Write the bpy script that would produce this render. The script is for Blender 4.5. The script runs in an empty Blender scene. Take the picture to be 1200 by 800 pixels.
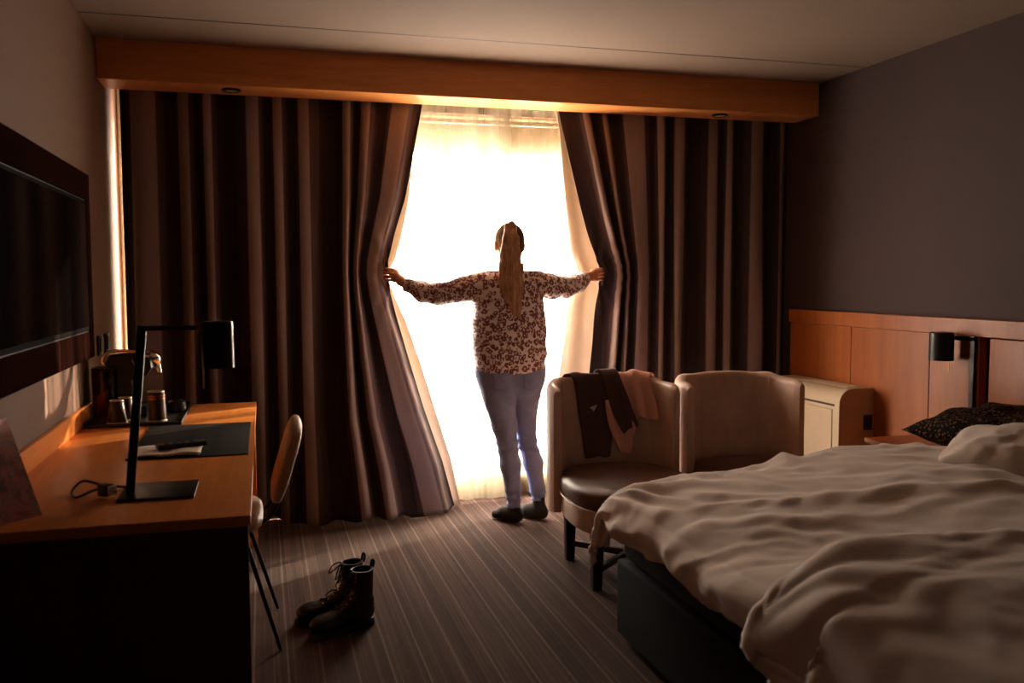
import bpy, bmesh, math, random
import numpy as np
from mathutils import Vector, Matrix, noise
from mathutils.bvhtree import BVHTree

random.seed(7)
rng = np.random.default_rng(7)
SC = bpy.context.scene
COL = SC.collection
PI = math.pi

# ------------------------------------------------------------------ camera
cam_data = bpy.data.cameras.new('camera')
cam = bpy.data.objects.new('camera', cam_data)
COL.objects.link(cam)
YAW, PITCH, ROLL = 0.27103, 0.069356, -0.00279
_f = Vector((math.sin(YAW) * math.cos(PITCH), math.cos(YAW) * math.cos(PITCH), -math.sin(PITCH)))
_r = Vector((math.cos(YAW), -math.sin(YAW), 0))
_u = _r.cross(_f)
_r2 = _r * math.cos(ROLL) + _u * math.sin(ROLL)
_u2 = -_r * math.sin(ROLL) + _u * math.cos(ROLL)
cam.matrix_world = Matrix(((_r2.x, _u2.x, -_f.x, 0), (_r2.y, _u2.y, -_f.y, 0), (_r2.z, _u2.z, -_f.z, 1.38), (0, 0, 0, 1)))
cam_data.sensor_width = 36.0
cam_data.lens = 31.5
cam_data.clip_start = 0.05
cam_data.dof.use_dof = True
cam_data.dof.focus_distance = 4.9
cam_data.dof.aperture_fstop = 3.2
SC.camera = cam

# ------------------------------------------------------------------ light
SKY = 5.0
SUN = 2.6
world = bpy.data.worlds.new('sky')
SC.world = world
world.use_nodes = True
bg = world.node_tree.nodes['Background']
bg.inputs['Color'].default_value = (1.0, 0.885, 0.77, 1)
bg.inputs['Strength'].default_value = SKY

sun_data = bpy.data.lights.new('sun', 'SUN')
sun_data.energy = SUN
sun_data.angle = math.radians(0.53)
sun_data.color = (1.0, 0.80, 0.56)
sun = bpy.data.objects.new('sun', sun_data)
COL.objects.link(sun)
_el = math.radians(13.0)
_d = Vector((-0.828 * math.cos(_el), -0.561 * math.cos(_el), -math.sin(_el)))
sun.rotation_euler = _d.to_track_quat('-Z', 'Y').to_euler()
sun.location = (6, 8, 3)

portal_data = bpy.data.lights.new('window_portal', 'AREA')
portal_data.shape = 'RECTANGLE'
portal_data.size, portal_data.size_y = 3.95, 2.2
portal_data.cycles.is_portal = True
portal = bpy.data.objects.new('window_portal', portal_data)
COL.objects.link(portal)
portal.location = (1.28, 5.74, 1.23)
portal.rotation_euler = (math.radians(-90), 0, 0)

vs = SC.view_settings
vs.view_transform = 'Standard'
vs.look = 'None'
vs.gamma = 1.0
vs.exposure = 3.1
vs.use_curve_mapping = False
SC.cycles.use_denoising = True
SC.cycles.max_bounces = 12
SC.cycles.diffuse_bounces = 7
SC.cycles.transparent_max_bounces = 16
SC.cycles.sample_clamp_indirect = 8.0

# ------------------------------------------------------------------ materials
def lin(c):
    return tuple(((v / 255) / 12.92 if v / 255 <= 0.04045 else ((v / 255 + 0.055) / 1.055) ** 2.4) for v in c)


class NT:
    """small helper around a material's node tree"""
    def __init__(s, name):
        s.m = bpy.data.materials.new(name)
        s.m.use_nodes = True
        s.t = s.m.node_tree
        s.b = s.t.nodes['Principled BSDF']
        s.out = s.t.nodes['Material Output']

    def n(s, typ, **kw):
        nd = s.t.nodes.new(typ)
        for k, v in kw.items():
            setattr(nd, k, v)
        return nd

    def l(s, a, b):
        s.t.links.new(a, b)

    def coord(s, scale=(1, 1, 1), rot=(0, 0, 0), kind='Object', loc=(0, 0, 0)):
        tc = s.n('ShaderNodeTexCoord')
        mp = s.n('ShaderNodeMapping')
        mp.inputs['Scale'].default_value = scale
        mp.inputs['Rotation'].default_value = rot
        mp.inputs['Location'].default_value = loc
        s.l(tc.outputs[kind], mp.inputs['Vector'])
        return mp.outputs['Vector']

    def noise(s, vec, scale, detail=4, rough=0.55, dist=0.0):
        nd = s.n('ShaderNodeTexNoise')
        nd.inputs['Scale'].default_value = scale
        nd.inputs['Detail'].default_value = detail
        nd.inputs['Roughness'].default_value = rough
        nd.inputs['Distortion'].default_value = dist
        if vec is not None:
            s.l(vec, nd.inputs['Vector'])
        return nd.outputs['Fac']

    def ramp(s, fac, stops, interp='LINEAR'):
        nd = s.n('ShaderNodeValToRGB')
        cr = nd.color_ramp
        cr.interpolation = interp
        while len(cr.elements) < len(stops):
            cr.elements.new(0.5)
        for e, (p, c) in zip(cr.elements, stops):
            e.position = p
            e.color = (*c, 1) if len(c) == 3 else c
        s.l(fac, nd.inputs['Fac'])
        return nd.outputs['Color']

    def math(s, op, a, b=None, c=None):
        nd = s.n('ShaderNodeMath', operation=op)
        for i, v in enumerate((a, b, c)):
            if v is None:
                continue
            if isinstance(v, (int, float)):
                nd.inputs[i].default_value = v
            else:
                s.l(v, nd.inputs[i])
        return nd.outputs[0]

    def mix(s, fac, a, b, blend='MIX'):
        nd = s.n('ShaderNodeMix', data_type='RGBA', blend_type=blend)
        for sock, v in ((nd.inputs['Factor'], fac), (nd.inputs[6], a), (nd.inputs[7], b)):
            if isinstance(v, (int, float)):
                sock.default_value = v
            elif isinstance(v, tuple):
                sock.default_value = (*v, 1)
            else:
                s.l(v, sock)
        return nd.outputs[2]

    def bump(s, h, strength=0.2, dist=0.002):
        nd = s.n('ShaderNodeBump')
        nd.inputs['Strength'].default_value = strength
        nd.inputs['Distance'].default_value = dist
        s.l(h, nd.inputs['Height'])
        s.l(nd.outputs['Normal'], s.b.inputs['Normal'])

    def base(s, c):
        if isinstance(c, tuple):
            s.b.inputs['Base Color'].default_value = (*c, 1)
        else:
            s.l(c, s.b.inputs['Base Color'])

    def set(s, rough=0.5, metal=0.0, spec=0.5, sheen=0.0):
        s.b.inputs['Roughness'].default_value = rough
        s.b.inputs['Metallic'].default_value = metal
        s.b.inputs['Specular IOR Level'].default_value = spec
        if sheen:
            s.b.inputs['Sheen Weight'].default_value = sheen
            s.b.inputs['Sheen Roughness'].default_value = 0.4


def mat_plain(name, c, rough=0.5, metal=0.0, var=0.12, nscale=12, bump=0.1, spec=0.5, bdist=0.001, sheen=0.0):
    t = NT(name)
    v = t.coord()
    n = t.noise(v, nscale)
    c0 = tuple(x * (1 - var) for x in c)
    c1 = tuple(min(1, x * (1 + var)) for x in c)
    t.base(t.ramp(n, [(0.3, c0), (0.7, c1)]))
    t.set(rough, metal, spec, sheen)
    if bump:
        t.bump(t.noise(v, nscale * 12, 3), bump, bdist)
    return t.m


def mat_wood(name, dark, light, along='X', rough=0.35, scale=9.0):
    t = NT(name)
    st = {'X': (0.08, 1, 1), 'Y': (1, 0.08, 1), 'Z': (1, 1, 0.08)}[along]
    v = t.coord(st)
    n1 = t.noise(v, scale, 5, 0.6, 0.6)
    n2 = t.noise(v, scale * 9, 3, 0.6)
    f = t.math('MULTIPLY_ADD', n2, 0.35, t.math('MULTIPLY', n1, 0.75))
    t.base(t.ramp(f, [(0.32, dark), (0.72, light)]))
    t.set(rough, 0, 0.5)
    t.b.inputs['Specular IOR Level'].default_value = 0.32
    t.bump(n2, 0.08, 0.0006)
    return t.m


def mat_cloth(name, c, rough=0.85, weave=420.0, var=0.1, sheen=0.2, bump=0.25):
    t = NT(name)
    v = t.coord()
    n = t.noise(v, 6, 4)
    t.base(t.ramp(n, [(0.3, tuple(x * (1 - var) for x in c)), (0.7, tuple(min(1, x * (1 + var)) for x in c))]))
    t.set(rough, 0, 0.25, sheen)
    t.bump(t.noise(v, weave, 2), bump, 0.0008)
    return t.m


M = {}
M['wall_beige'] = mat_plain('wall_beige_paint', lin((102, 69, 49)), 0.8, var=0.03, nscale=3, bump=0.08)
M['wall_dark'] = mat_plain('wall_dark_paint', lin((56, 34, 32)), 0.8, var=0.05, nscale=3, bump=0.08)
M['ceiling'] = mat_plain('ceiling_paint', lin((126, 104, 88)), 0.9, var=0.02, nscale=2, bump=0.05)
M['wood_pelmet'] = mat_wood('pelmet_wood', lin((208, 128, 66)), lin((240, 164, 94)), 'X')
M['wood_desk'] = mat_wood('desk_wood', lin((206, 116, 50)), lin((236, 150, 76)), 'Y', 0.30)
M['wood_panel'] = mat_wood('panel_wood', lin((134, 68, 24)), lin((166, 90, 36)), 'Z', 0.4)
M['wood_dark'] = mat_wood('dark_wood', lin((26, 14, 10)), lin((44, 26, 18)), 'Z', 0.4)
M['wood_frame'] = mat_wood('frame_wood', lin((24, 11, 9)), lin((36, 17, 13)), 'Y', 0.75)
M['wood_frame'].node_tree.nodes['Principled BSDF'].inputs['Specular IOR Level'].default_value = 0.0
M['wood_end_shaded'] = mat_wood('desk_end_wood_shaded', lin((66, 28, 20)), lin((88, 40, 27)), 'Z', 0.5)  # darker desk wood: shade on the near end panel put into the colour
M['matte_black'] = mat_plain('matte_black', lin((10, 7, 7)), 0.9, bump=0.0, spec=0.05)
M['black'] = mat_plain('black_plastic', lin((20, 17, 17)), 0.4, var=0.1, bump=0.04)
M['black_metal'] = mat_plain('black_metal', lin((34, 28, 27)), 0.30, 0.6, var=0.1, bump=0.03)
M['black_leather'] = mat_plain('black_leather', lin((11, 8, 8)), 0.42, var=0.2, nscale=20, bump=0.35)
M['pad_leather'] = mat_plain('pad_leather', lin((12, 7, 7)), 0.65, var=0.15, nscale=20, bump=0.3, spec=0.2)
M['black_fabric'] = mat_cloth('black_fabric', lin((5, 3, 3)), sheen=0.0)
M['chrome'] = mat_plain('chrome', (0.78, 0.72, 0.66), 0.15, 1.0, var=0.03, bump=0.0)
M['brass'] = mat_plain('brass', lin((170, 108, 60)), 0.3, 1.0, var=0.05, bump=0.0)
M['white_plastic'] = mat_plain('white_plastic', lin((226, 214, 196)), 0.45, var=0.03, bump=0.03)
M['grille_dark'] = mat_plain('grille_dark', lin((52, 34, 28)), 0.6, bump=0.1)
M['cream_plastic'] = mat_plain('cream_plastic', lin((196, 172, 142)), 0.45, var=0.03, bump=0.03)
M['bed_linen'] = mat_cloth('bed_linen', lin((240, 226, 216)), 0.9, 300, 0.02, 0.15, 0.12)
M['skin'] = mat_plain('skin', lin((214, 150, 118)), 0.5, var=0.06, nscale=20, bump=0.05)
M['jacket'] = mat_cloth('jacket_cloth', lin((98, 72, 70)), 0.8, 300, 0.12, 0.1)
M['pink'] = mat_cloth('pink_cloth', lin((246, 188, 170)), 0.85, 300, 0.06, 0.2)
M['sock'] = mat_cloth('sock_knit', lin((46, 40, 40)), 0.9, 500, 0.15, 0.1)
M['paper'] = mat_plain('paper', lin((222, 208, 190)), 0.7, var=0.03, bump=0.02)
M['screen'] = mat_plain('screen_glass', lin((10, 8, 8)), 0.08, var=0.02, bump=0.0)
M['cup'] = mat_plain('cup_glaze', lin((58, 38, 32)), 0.3, var=0.1, bump=0.02)
M['cup_rim'] = mat_plain('cup_rim_glaze', lin((214, 186, 160)), 0.3, var=0.05, bump=0.0)
M['mattress'] = mat_cloth('mattress_ticking', lin((64, 48, 42)), 0.9, 200, 0.1)
M['seat_pale'] = mat_plain('pale_leather', lin((186, 150, 116)), 0.45, var=0.08, nscale=14, bump=0.25)
M['rubber'] = mat_plain('rubber', lin((9, 7, 7)), 0.6, bump=0.15)
M['eyelet'] = mat_plain('eyelet_metal', (0.75, 0.7, 0.62), 0.2, 1.0, bump=0.0)
M['wall_rear'] = mat_plain('rear_wall_paint', lin((58, 40, 34)), 0.8, var=0.05, nscale=3, bump=0.08)
M['white_tag'] = mat_plain('white_tag', lin((230, 226, 220)), 0.6, var=0.02, bump=0.0)
M['exterior'] = mat_plain('exterior_wall', lin((190, 180, 168)), 0.8)


def mat_translucent(name, c, transp, transl, rough_c=None):
    """thin cloth: part hole, part light-scattering thread"""
    t = NT(name)
    t.t.nodes.remove(t.b)
    v = t.coord()
    n = t.noise(v, 30, 3)
    col = t.ramp(n, [(0.3, tuple(x * 0.96 for x in c)), (0.7, c)])
    d = t.n('ShaderNodeBsdfDiffuse'); t.l(col, d.inputs['Color'])
    tl = t.n('ShaderNodeBsdfTranslucent'); t.l(col, tl.inputs['Color'])
    m1 = t.n('ShaderNodeMixShader'); m1.inputs[0].default_value = transl
    t.l(d.outputs[0], m1.inputs[1]); t.l(tl.outputs[0], m1.inputs[2])
    last = m1
    if transp > 0:
        tr = t.n('ShaderNodeBsdfTransparent')
        m2 = t.n('ShaderNodeMixShader')
        bunch = t.noise(t.coord((1, 0.2, 0.015)), 15, 3, 0.6)
        t.l(t.math('MULTIPLY_ADD', bunch, -0.9, transp + 0.45), m2.inputs[0])
        t.l(m1.outputs[0], m2.inputs[1]); t.l(tr.outputs[0], m2.inputs[2])
        last = m2
    t.l(last.outputs[0], t.out.inputs['Surface'])
    return t.m


M['sheer'] = mat_translucent('sheer_voile', lin((158, 143, 118)), 0.36, 0.60)
M['blind'] = mat_translucent('blind_fabric', lin((180, 156, 122)), 0.0, 0.05)
M['lining'] = mat_translucent('lining_cloth', lin((236, 221, 198)), 0.0, 0.12)


def mat_glass(name, tint=(1, 1, 1), refl=1.0):
    t = NT(name)
    t.t.nodes.remove(t.b)
    tr = t.n('ShaderNodeBsdfTransparent'); tr.inputs['Color'].default_value = (*tint, 1)
    gl = t.n('ShaderNodeBsdfGlossy'); gl.inputs['Roughness'].default_value = 0.03
    lw = t.n('ShaderNodeLayerWeight'); lw.inputs['Blend'].default_value = 0.2
    mx = t.n('ShaderNodeMixShader')
    t.l(t.math('MULTIPLY_ADD', t.math('POWER', lw.outputs['Facing'], 4.0), 0.5 * refl, 0.04), mx.inputs[0])
    t.l(tr.outputs[0], mx.inputs[1]); t.l(gl.outputs[0], mx.inputs[2])
    t.l(mx.outputs[0], t.out.inputs['Surface'])
    return t.m


M['glass'] = mat_glass('window_glass')
M['tank'] = mat_glass('tank_plastic', lin((196, 158, 140)), 1.5)


def mat_carpet():
    t = NT('striped_carpet')
    tc = t.n('ShaderNodeTexCoord')
    sep = t.n('ShaderNodeSeparateXYZ')
    t.l(tc.outputs['Object'], sep.inputs[0])
    x = sep.outputs[0]
    v = t.coord((1, 0.012, 1))
    fine = t.noise(v, 62, 4, 0.75)
    mid = t.noise(v, 17, 3, 0.6)
    f = t.math('MULTIPLY_ADD', mid, 0.5, t.math('MULTIPLY', fine, 0.6))
    base = t.ramp(f, [(0.34, lin((50, 32, 27))), (0.56, lin((77, 55, 47))), (0.74, lin((108, 83, 72)))])
    # pale pin lines at an uneven rhythm
    ph = t.math('FRACT', t.math('MULTIPLY_ADD', x, 1 / 0.1187, 0.775))
    ln = t.math('LESS_THAN', t.math('ABSOLUTE', t.math('SUBTRACT', ph, 0.5)), 0.035)
    ph2 = t.math('FRACT', t.math('MULTIPLY_ADD', x, 1 / 0.0712, 0.31))
    ln2 = t.math('MULTIPLY', t.math('LESS_THAN', t.math('ABSOLUTE', t.math('SUBTRACT', ph2, 0.5)), 0.05), 0.4)
    lines = t.math('MAXIMUM', ln, ln2)
    brk = t.noise(t.coord((1, 0.25, 1)), 420, 2)
    lines = t.math('MULTIPLY', lines, t.math('MULTIPLY_ADD', brk, 0.9, 0.2))
    c = t.mix(lines, base, lin((130, 110, 98)))
    pile = t.noise(t.coord(), 340, 2, 0.7)
    c = t.mix(0.45, c, t.ramp(pile, [(0.3, (0.25, 0.25, 0.25)), (0.75, (1.0, 1.0, 1.0))]), 'MULTIPLY')
    t.base(c)
    t.set(0.95, 0, 0.1, 0.1)
    t.bump(t.math('ADD', pile, t.math('MULTIPLY', fine, 0.7)), 0.6, 0.004)
    return t.m


M['carpet'] = mat_carpet()


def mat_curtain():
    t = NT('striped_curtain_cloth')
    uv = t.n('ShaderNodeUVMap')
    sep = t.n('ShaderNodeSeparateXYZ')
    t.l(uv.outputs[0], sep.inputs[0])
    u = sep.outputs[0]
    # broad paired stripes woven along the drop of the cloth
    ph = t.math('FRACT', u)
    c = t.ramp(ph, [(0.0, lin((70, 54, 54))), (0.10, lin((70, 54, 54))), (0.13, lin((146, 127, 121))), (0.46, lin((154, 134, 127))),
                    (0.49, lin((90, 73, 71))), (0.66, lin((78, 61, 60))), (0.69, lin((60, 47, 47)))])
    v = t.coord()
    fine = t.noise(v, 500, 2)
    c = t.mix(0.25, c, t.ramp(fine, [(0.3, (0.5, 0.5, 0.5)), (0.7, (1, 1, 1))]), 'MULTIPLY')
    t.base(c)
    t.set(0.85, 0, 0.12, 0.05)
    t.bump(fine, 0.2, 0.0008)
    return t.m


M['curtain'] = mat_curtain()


def mat_leopard():
    t = NT('leopard_print_blouse')
    v = t.coord((1, 0.7, 0.92))
    dn = t.n('ShaderNodeTexNoise')
    dn.inputs['Scale'].default_value = 30
    t.l(v, dn.inputs['Vector'])
    vv = t.n('ShaderNodeVectorMath', operation='MULTIPLY_ADD')
    t.l(dn.outputs['Color'], vv.inputs[0])
    vv.inputs[1].default_value = (0.016, 0.016, 0.016)
    t.l(v, vv.inputs[2])
    vo = t.n('ShaderNodeTexVoronoi')
    vo.inputs['Scale'].default_value = 31
    vo.inputs['Randomness'].default_value = 0.85
    t.l(vv.outputs[0], vo.inputs['Vector'])
    d = vo.outputs['Distance']
    gap = t.noise(v, 75, 2)
    outer = t.math('LESS_THAN', d, 0.50)
    inner = t.math('LESS_THAN', d, 0.22)
    ring = t.math('SUBTRACT', outer, inner)
    v2 = t.n('ShaderNodeTexVoronoi')
    v2.inputs['Scale'].default_value = 36
    sh2 = t.n('ShaderNodeVectorMath', operation='ADD')
    t.l(vv.outputs[0], sh2.inputs[0]); sh2.inputs[1].default_value = (3.31, 1.77, 5.13)
    t.l(sh2.outputs[0], v2.inputs['Vector'])
    ring2 = t.math('LESS_THAN', t.math('ABSOLUTE', t.math('SUBTRACT', v2.outputs['Distance'], 0.30)), 0.12)
    ring = t.math('MAXIMUM', ring, t.math('MULTIPLY', ring2, t.math('GREATER_THAN', d, 0.55)))
    ring = t.math('MULTIPLY', ring, t.math('GREATER_THAN', gap, 0.40))
    basec = lin((255, 244, 246))
    c = t.mix(inner, basec, lin((228, 184, 176)))
    c = t.mix(ring, c, lin((134, 84, 82)))
    t.base(c)
    t.set(0.7, 0, 0.3, 0.2)
    t.bump(t.noise(v, 25, 4), 0.35, 0.01)
    return t.m


M['leopard'] = mat_leopard()


def mat_denim():
    t = NT('blue_denim')
    v = t.coord()
    n = t.noise(v, 9, 4)
    tw = t.noise(t.coord((1, 1, 0.35), (0.4, 0.6, 0.3)), 420, 2)
    c = t.ramp(n, [(0.3, lin((136, 146, 194))), (0.7, lin((166, 174, 216)))])
    c = t.mix(0.4, c, t.ramp(tw, [(0.3, (0.55, 0.55, 0.6)), (0.7, (1, 1, 1))]), 'MULTIPLY')
    t.base(c)
    t.set(0.8, 0, 0.25, 0.15)
    t.bump(t.math('ADD', tw, t.noise(v, 28, 4)), 0.3, 0.004)
    return t.m


M['denim'] = mat_denim()


def mat_hair(name, k):
    t = NT(name)
    v = t.coord((1, 1, 0.05))
    n = t.noise(v, 170, 3, 0.7)
    n2 = t.noise(v, 30, 2)
    f = t.math('MULTIPLY_ADD', n2, 0.4, t.math('MULTIPLY', n, 0.6))
    t.base(t.ramp(f, [(p, tuple(x * k for x in c)) for p, c in ((0.34, lin((158, 112, 80))), (0.52, lin((212, 164, 126))), (0.68, lin((248, 216, 178))))]))
    t.set(0.42, 0, 0.5)
    t.bump(n, 0.5, 0.004)
    return t.m


M['hair'] = mat_hair('blond_hair', 1.0)
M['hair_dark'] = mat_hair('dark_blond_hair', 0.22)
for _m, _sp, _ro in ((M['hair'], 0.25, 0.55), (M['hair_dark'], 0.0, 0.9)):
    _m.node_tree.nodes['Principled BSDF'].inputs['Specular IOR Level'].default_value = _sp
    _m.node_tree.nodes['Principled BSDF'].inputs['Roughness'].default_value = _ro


def mat_velvet():
    t = NT('armchair_satin')
    v = t.coord((1, 1, 0.3))
    n = t.noise(v, 8, 5)
    t.base(t.ramp(n, [(0.3, lin((196, 160, 138))), (0.7, lin((228, 192, 168)))]))
    t.set(0.46, 0, 0.45, 0.3)
    t.bump(t.math('ADD', t.noise(v, 14, 3), t.math('MULTIPLY', t.noise(t.coord(), 300, 2), 0.15)), 0.3, 0.008)
    return t.m


M['armchair'] = mat_velvet()
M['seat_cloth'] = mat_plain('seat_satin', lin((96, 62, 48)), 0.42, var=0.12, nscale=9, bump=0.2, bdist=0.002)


def mat_gold_pattern():
    t = NT('dark_patterned_cushion')
    v = t.coord()
    vo = t.n('ShaderNodeTexVoronoi')
    vo.inputs['Scale'].default_value = 75
    t.l(v, vo.inputs['Vector'])
    c = t.ramp(vo.outputs['Distance'], [(0.0, lin((150, 104, 60))), (0.32, lin((92, 58, 36))), (0.40, lin((22, 13, 11))), (1.0, lin((16, 10, 9)))])
    t.base(c)
    t.set(0.8, 0, 0.1, 0.0)
    return t.m


M['gold_pattern'] = mat_gold_pattern()


def mat_floral():
    t = NT('floral_card_print')
    v = t.coord()
    n = t.noise(v, 16, 3, 0.5, 1.5)
    t.base(t.ramp(n, [(0.3, lin((112, 100, 120))), (0.44, lin((190, 128, 128))), (0.54, lin((220, 152, 144))), (0.62, lin((150, 134, 148))), (0.74, lin((236, 210, 200)))]))
    t.set(0.4)
    return t.m


M['floral'] = mat_floral()

# ------------------------------------------------------------------ object helpers
def wloc(o):
    p = Vector((0, 0, 0))
    while o is not None:
        p += o.location
        o = o.parent
    return p


def tag(o, label=None, cat=None, group=None, kind=None):
    if label: o['label'] = label
    if cat: o['category'] = cat
    if group: o['group'] = group
    if kind: o['kind'] = kind
    return o


def thing(name, label, cat, loc=(0, 0, 0), group=None):
    o = bpy.data.objects.new(name, None)
    o.empty_display_size = 0.1
    COL.objects.link(o)
    o.location = loc
    return tag(o, label, cat, group)


def obj(name, bm, m, parent=None, smooth=True, angle=40, origin=None):
    """bm (bmesh or mesh) in world coordinates -> one linked mesh object under parent"""
    if isinstance(bm, bmesh.types.BMesh):
        me = bpy.data.meshes.new(name)
        bm.normal_update()
        bm.to_mesh(me)
        bm.free()
    else:
        me = bm
        me.name = name
    if parent is None and origin is None and len(me.vertices):
        co = np.empty(len(me.vertices) * 3); me.vertices.foreach_get('co', co); co = co.reshape(-1, 3)
        lo, hi = co.min(0), co.max(0)
        origin = ((lo[0] + hi[0]) / 2, (lo[1] + hi[1]) / 2, lo[2])
    off = wloc(parent) if parent is not None else Vector(origin)
    me.transform(Matrix.Translation(-off))
    if m is not None:
        me.materials.append(m)
    if smooth:
        me.polygons.foreach_set('use_smooth', [True] * len(me.polygons))
        if angle:
            me.set_sharp_from_angle(angle=math.radians(angle))
    o = bpy.data.objects.new(name, me)
    COL.objects.link(o)
    if parent is not None:
        o.parent = parent
    else:
        o.location = off
    return o


WALL_GAP = 0.002


def struct(name, bm, m, parent=None, smooth=False):
    o = obj(name, bm, m, parent, smooth)
    if parent is None:
        o['kind'] = 'structure'
    return o


def box(bm, x0, x1, y0, y1, z0, z1, bev=0.0, seg=2, mat=None):
    g = bmesh.ops.create_cube(bm, size=1.0)
    vs_ = g['verts']
    for v in vs_:
        v.co = Vector(((x0 + x1) / 2 + v.co.x * (x1 - x0), (y0 + y1) / 2 + v.co.y * (y1 - y0), (z0 + z1) / 2 + v.co.z * (z1 - z0)))
    if bev > 0:
        es = list({e for v in vs_ for e in v.link_edges})
        r = bmesh.ops.bevel(bm, geom=es, offset=bev, segments=seg, affect='EDGES', profile=0.6)
        vs_ = list({v for f in r['faces'] for v in f.verts} | {v for v in vs_ if v.is_valid})
    if mat is not None:
        bmesh.ops.transform(bm, matrix=mat, verts=[v for v in vs_ if v.is_valid])
    return vs_


def bx(x0, x1, y0, y1, z0, z1, bev=0.0, seg=2, mat=None):
    bm = bmesh.new()
    box(bm, x0, x1, y0, y1, z0, z1, bev, seg)
    if mat is not None:
        bmesh.ops.transform(bm, matrix=mat, verts=bm.verts)
    return bm


def tube(bm, pts, r, n=8, closed=False, cap=True):
    pts = [Vector(p) for p in pts]
    rs = r if isinstance(r, (list, tuple)) else [r] * len(pts)
    rings = []
    up = None
    N = len(pts)
    for i, p in enumerate(pts):
        a = pts[(i - 1) % N] if (closed or i > 0) else p
        b = pts[(i + 1) % N] if (closed or i < N - 1) else p
        t = (b - a).normalized()
        if up is None:
            up = Vector((0, 0, 1)) if abs(t.z) < 0.9 else Vector((1, 0, 0))
        s = t.cross(up)
        if s.length < 1e-6:
            s = t.orthogonal()
        s.normalize()
        up = s.cross(t).normalized()
        rings.append([bm.verts.new(p + s * math.cos(2 * PI * k / n) * rs[i] + up * math.sin(2 * PI * k / n) * rs[i]) for k in range(n)])
    for i in range(N if closed else N - 1):
        A, B = rings[i], rings[(i + 1) % N]
        for k in range(n):
            bm.faces.new((A[k], A[(k + 1) % n], B[(k + 1) % n], B[k]))
    if cap and not closed:
        bm.faces.new(rings[0][::-1])
        bm.faces.new(rings[-1])
    bmesh.ops.recalc_face_normals(bm, faces=bm.faces)


def tb(pts, r, n=8, closed=False):
    bm = bmesh.new()
    tube(bm, pts, r, n, closed)
    return bm


def lathe(prof, n=28, c=(0, 0, 0), mat=None):
    """prof: list of (r, z); axis z through c"""
    bm = bmesh.new()
    rings = []
    for r, z in prof:
        if r < 1e-6:
            rings.append([bm.verts.new((0, 0, z))])
        else:
            rings.append([bm.verts.new((r * math.cos(2 * PI * k / n), r * math.sin(2 * PI * k / n), z)) for k in range(n)])
    for A, B in zip(rings, rings[1:]):
        for k in range(n):
            k2 = (k + 1) % n
            if len(A) == 1 and len(B) == 1:
                continue
            if len(A) == 1:
                bm.faces.new((A[0], B[k2], B[k]))
            elif len(B) == 1:
                bm.faces.new((A[k], A[k2], B[0]))
            else:
                bm.faces.new((A[k], A[k2], B[k2], B[k]))
    if mat is not None:
        bmesh.ops.transform(bm, matrix=mat, verts=bm.verts)
    bmesh.ops.translate(bm, vec=Vector(c), verts=bm.verts)
    bmesh.ops.recalc_face_normals(bm, faces=bm.faces)
    return bm


def grid_mesh(P, closed_u=False, uv=None):
    """P: (nu, nv, 3) array -> mesh of quads; uv: (nu, nv, 2)"""
    nu, nv = P.shape[:2]
    idx = np.arange(nu * nv).reshape(nu, nv)
    if closed_u:
        idx = np.vstack([idx, idx[:1]])
    q = np.stack([idx[:-1, :-1], idx[1:, :-1], idx[1:, 1:], idx[:-1, 1:]], -1).reshape(-1, 4)
    me = bpy.data.meshes.new('grid')
    me.from_pydata(P.reshape(-1, 3).tolist(), [], q.tolist())
    if uv is not None:
        ul = me.uv_layers.new(name='UVMap')
        UV = uv.reshape(-1, 2)
        ul.data.foreach_set('uv', UV[q.reshape(-1)].reshape(-1).astype(np.float32))
    me.validate()
    me.update()
    return me


def solidify(o, t, offset=0.0, sub=0):
    if sub:
        s = o.modifiers.new('sub', 'SUBSURF'); s.levels = sub; s.render_levels = sub
    m = o.modifiers.new('thick', 'SOLIDIFY'); m.thickness = t; m.offset = offset
    return o


def smoothstep(a, b, x):
    t = np.clip((x - a) / (b - a), 0, 1)
    return t * t * (3 - 2 * t)


def interp(x, tab):
    """smooth-ish 1D table lookup, tab = [(x, y), ...] sorted by x"""
    xs = [a for a, _ in tab]; ys = [b for _, b in tab]
    return np.interp(x, xs, ys)


def catmull(tab, n):
    """points (k, dim) resampled to n along a centripetal-free Catmull-Rom"""
    T = np.array(tab, float)
    k = len(T)
    ext = np.vstack([2 * T[0] - T[1], T, 2 * T[-1] - T[-2]])
    s = np.linspace(0, k - 1, n)
    i = np.minimum(s.astype(int), k - 2)
    t = (s - i)[:, None]
    p0, p1, p2, p3 = ext[i], ext[i + 1], ext[i + 2], ext[i + 3]
    return 0.5 * ((2 * p1) + (-p0 + p2) * t + (2 * p0 - 5 * p1 + 4 * p2 - p3) * t ** 2 + (-p0 + 3 * p1 - 3 * p2 + p3) * t ** 3)


# value noise on arrays
_perm = rng.random((64, 64, 64)).astype(np.float32)


def vnoise(P):
    P = np.asarray(P, np.float32)
    i = np.floor(P).astype(int)
    f = P - i
    f = f * f * (3 - 2 * f)
    out = 0
    for dx in (0, 1):
        for dy in (0, 1):
            for dz in (0, 1):
                w = (f[..., 0] if dx else 1 - f[..., 0]) * (f[..., 1] if dy else 1 - f[..., 1]) * (f[..., 2] if dz else 1 - f[..., 2])
                out = out + w * _perm[(i[..., 0] + dx) & 63, (i[..., 1] + dy) & 63, (i[..., 2] + dz) & 63]
    return out * 2 - 1


def fbm(P, oct=3):
    s = 0; a = 1.0; P = np.asarray(P, np.float32)
    for _ in range(oct):
        s = s + a * vnoise(P); P = P * 2.03 + 7.3; a *= 0.5
    return s


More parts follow.
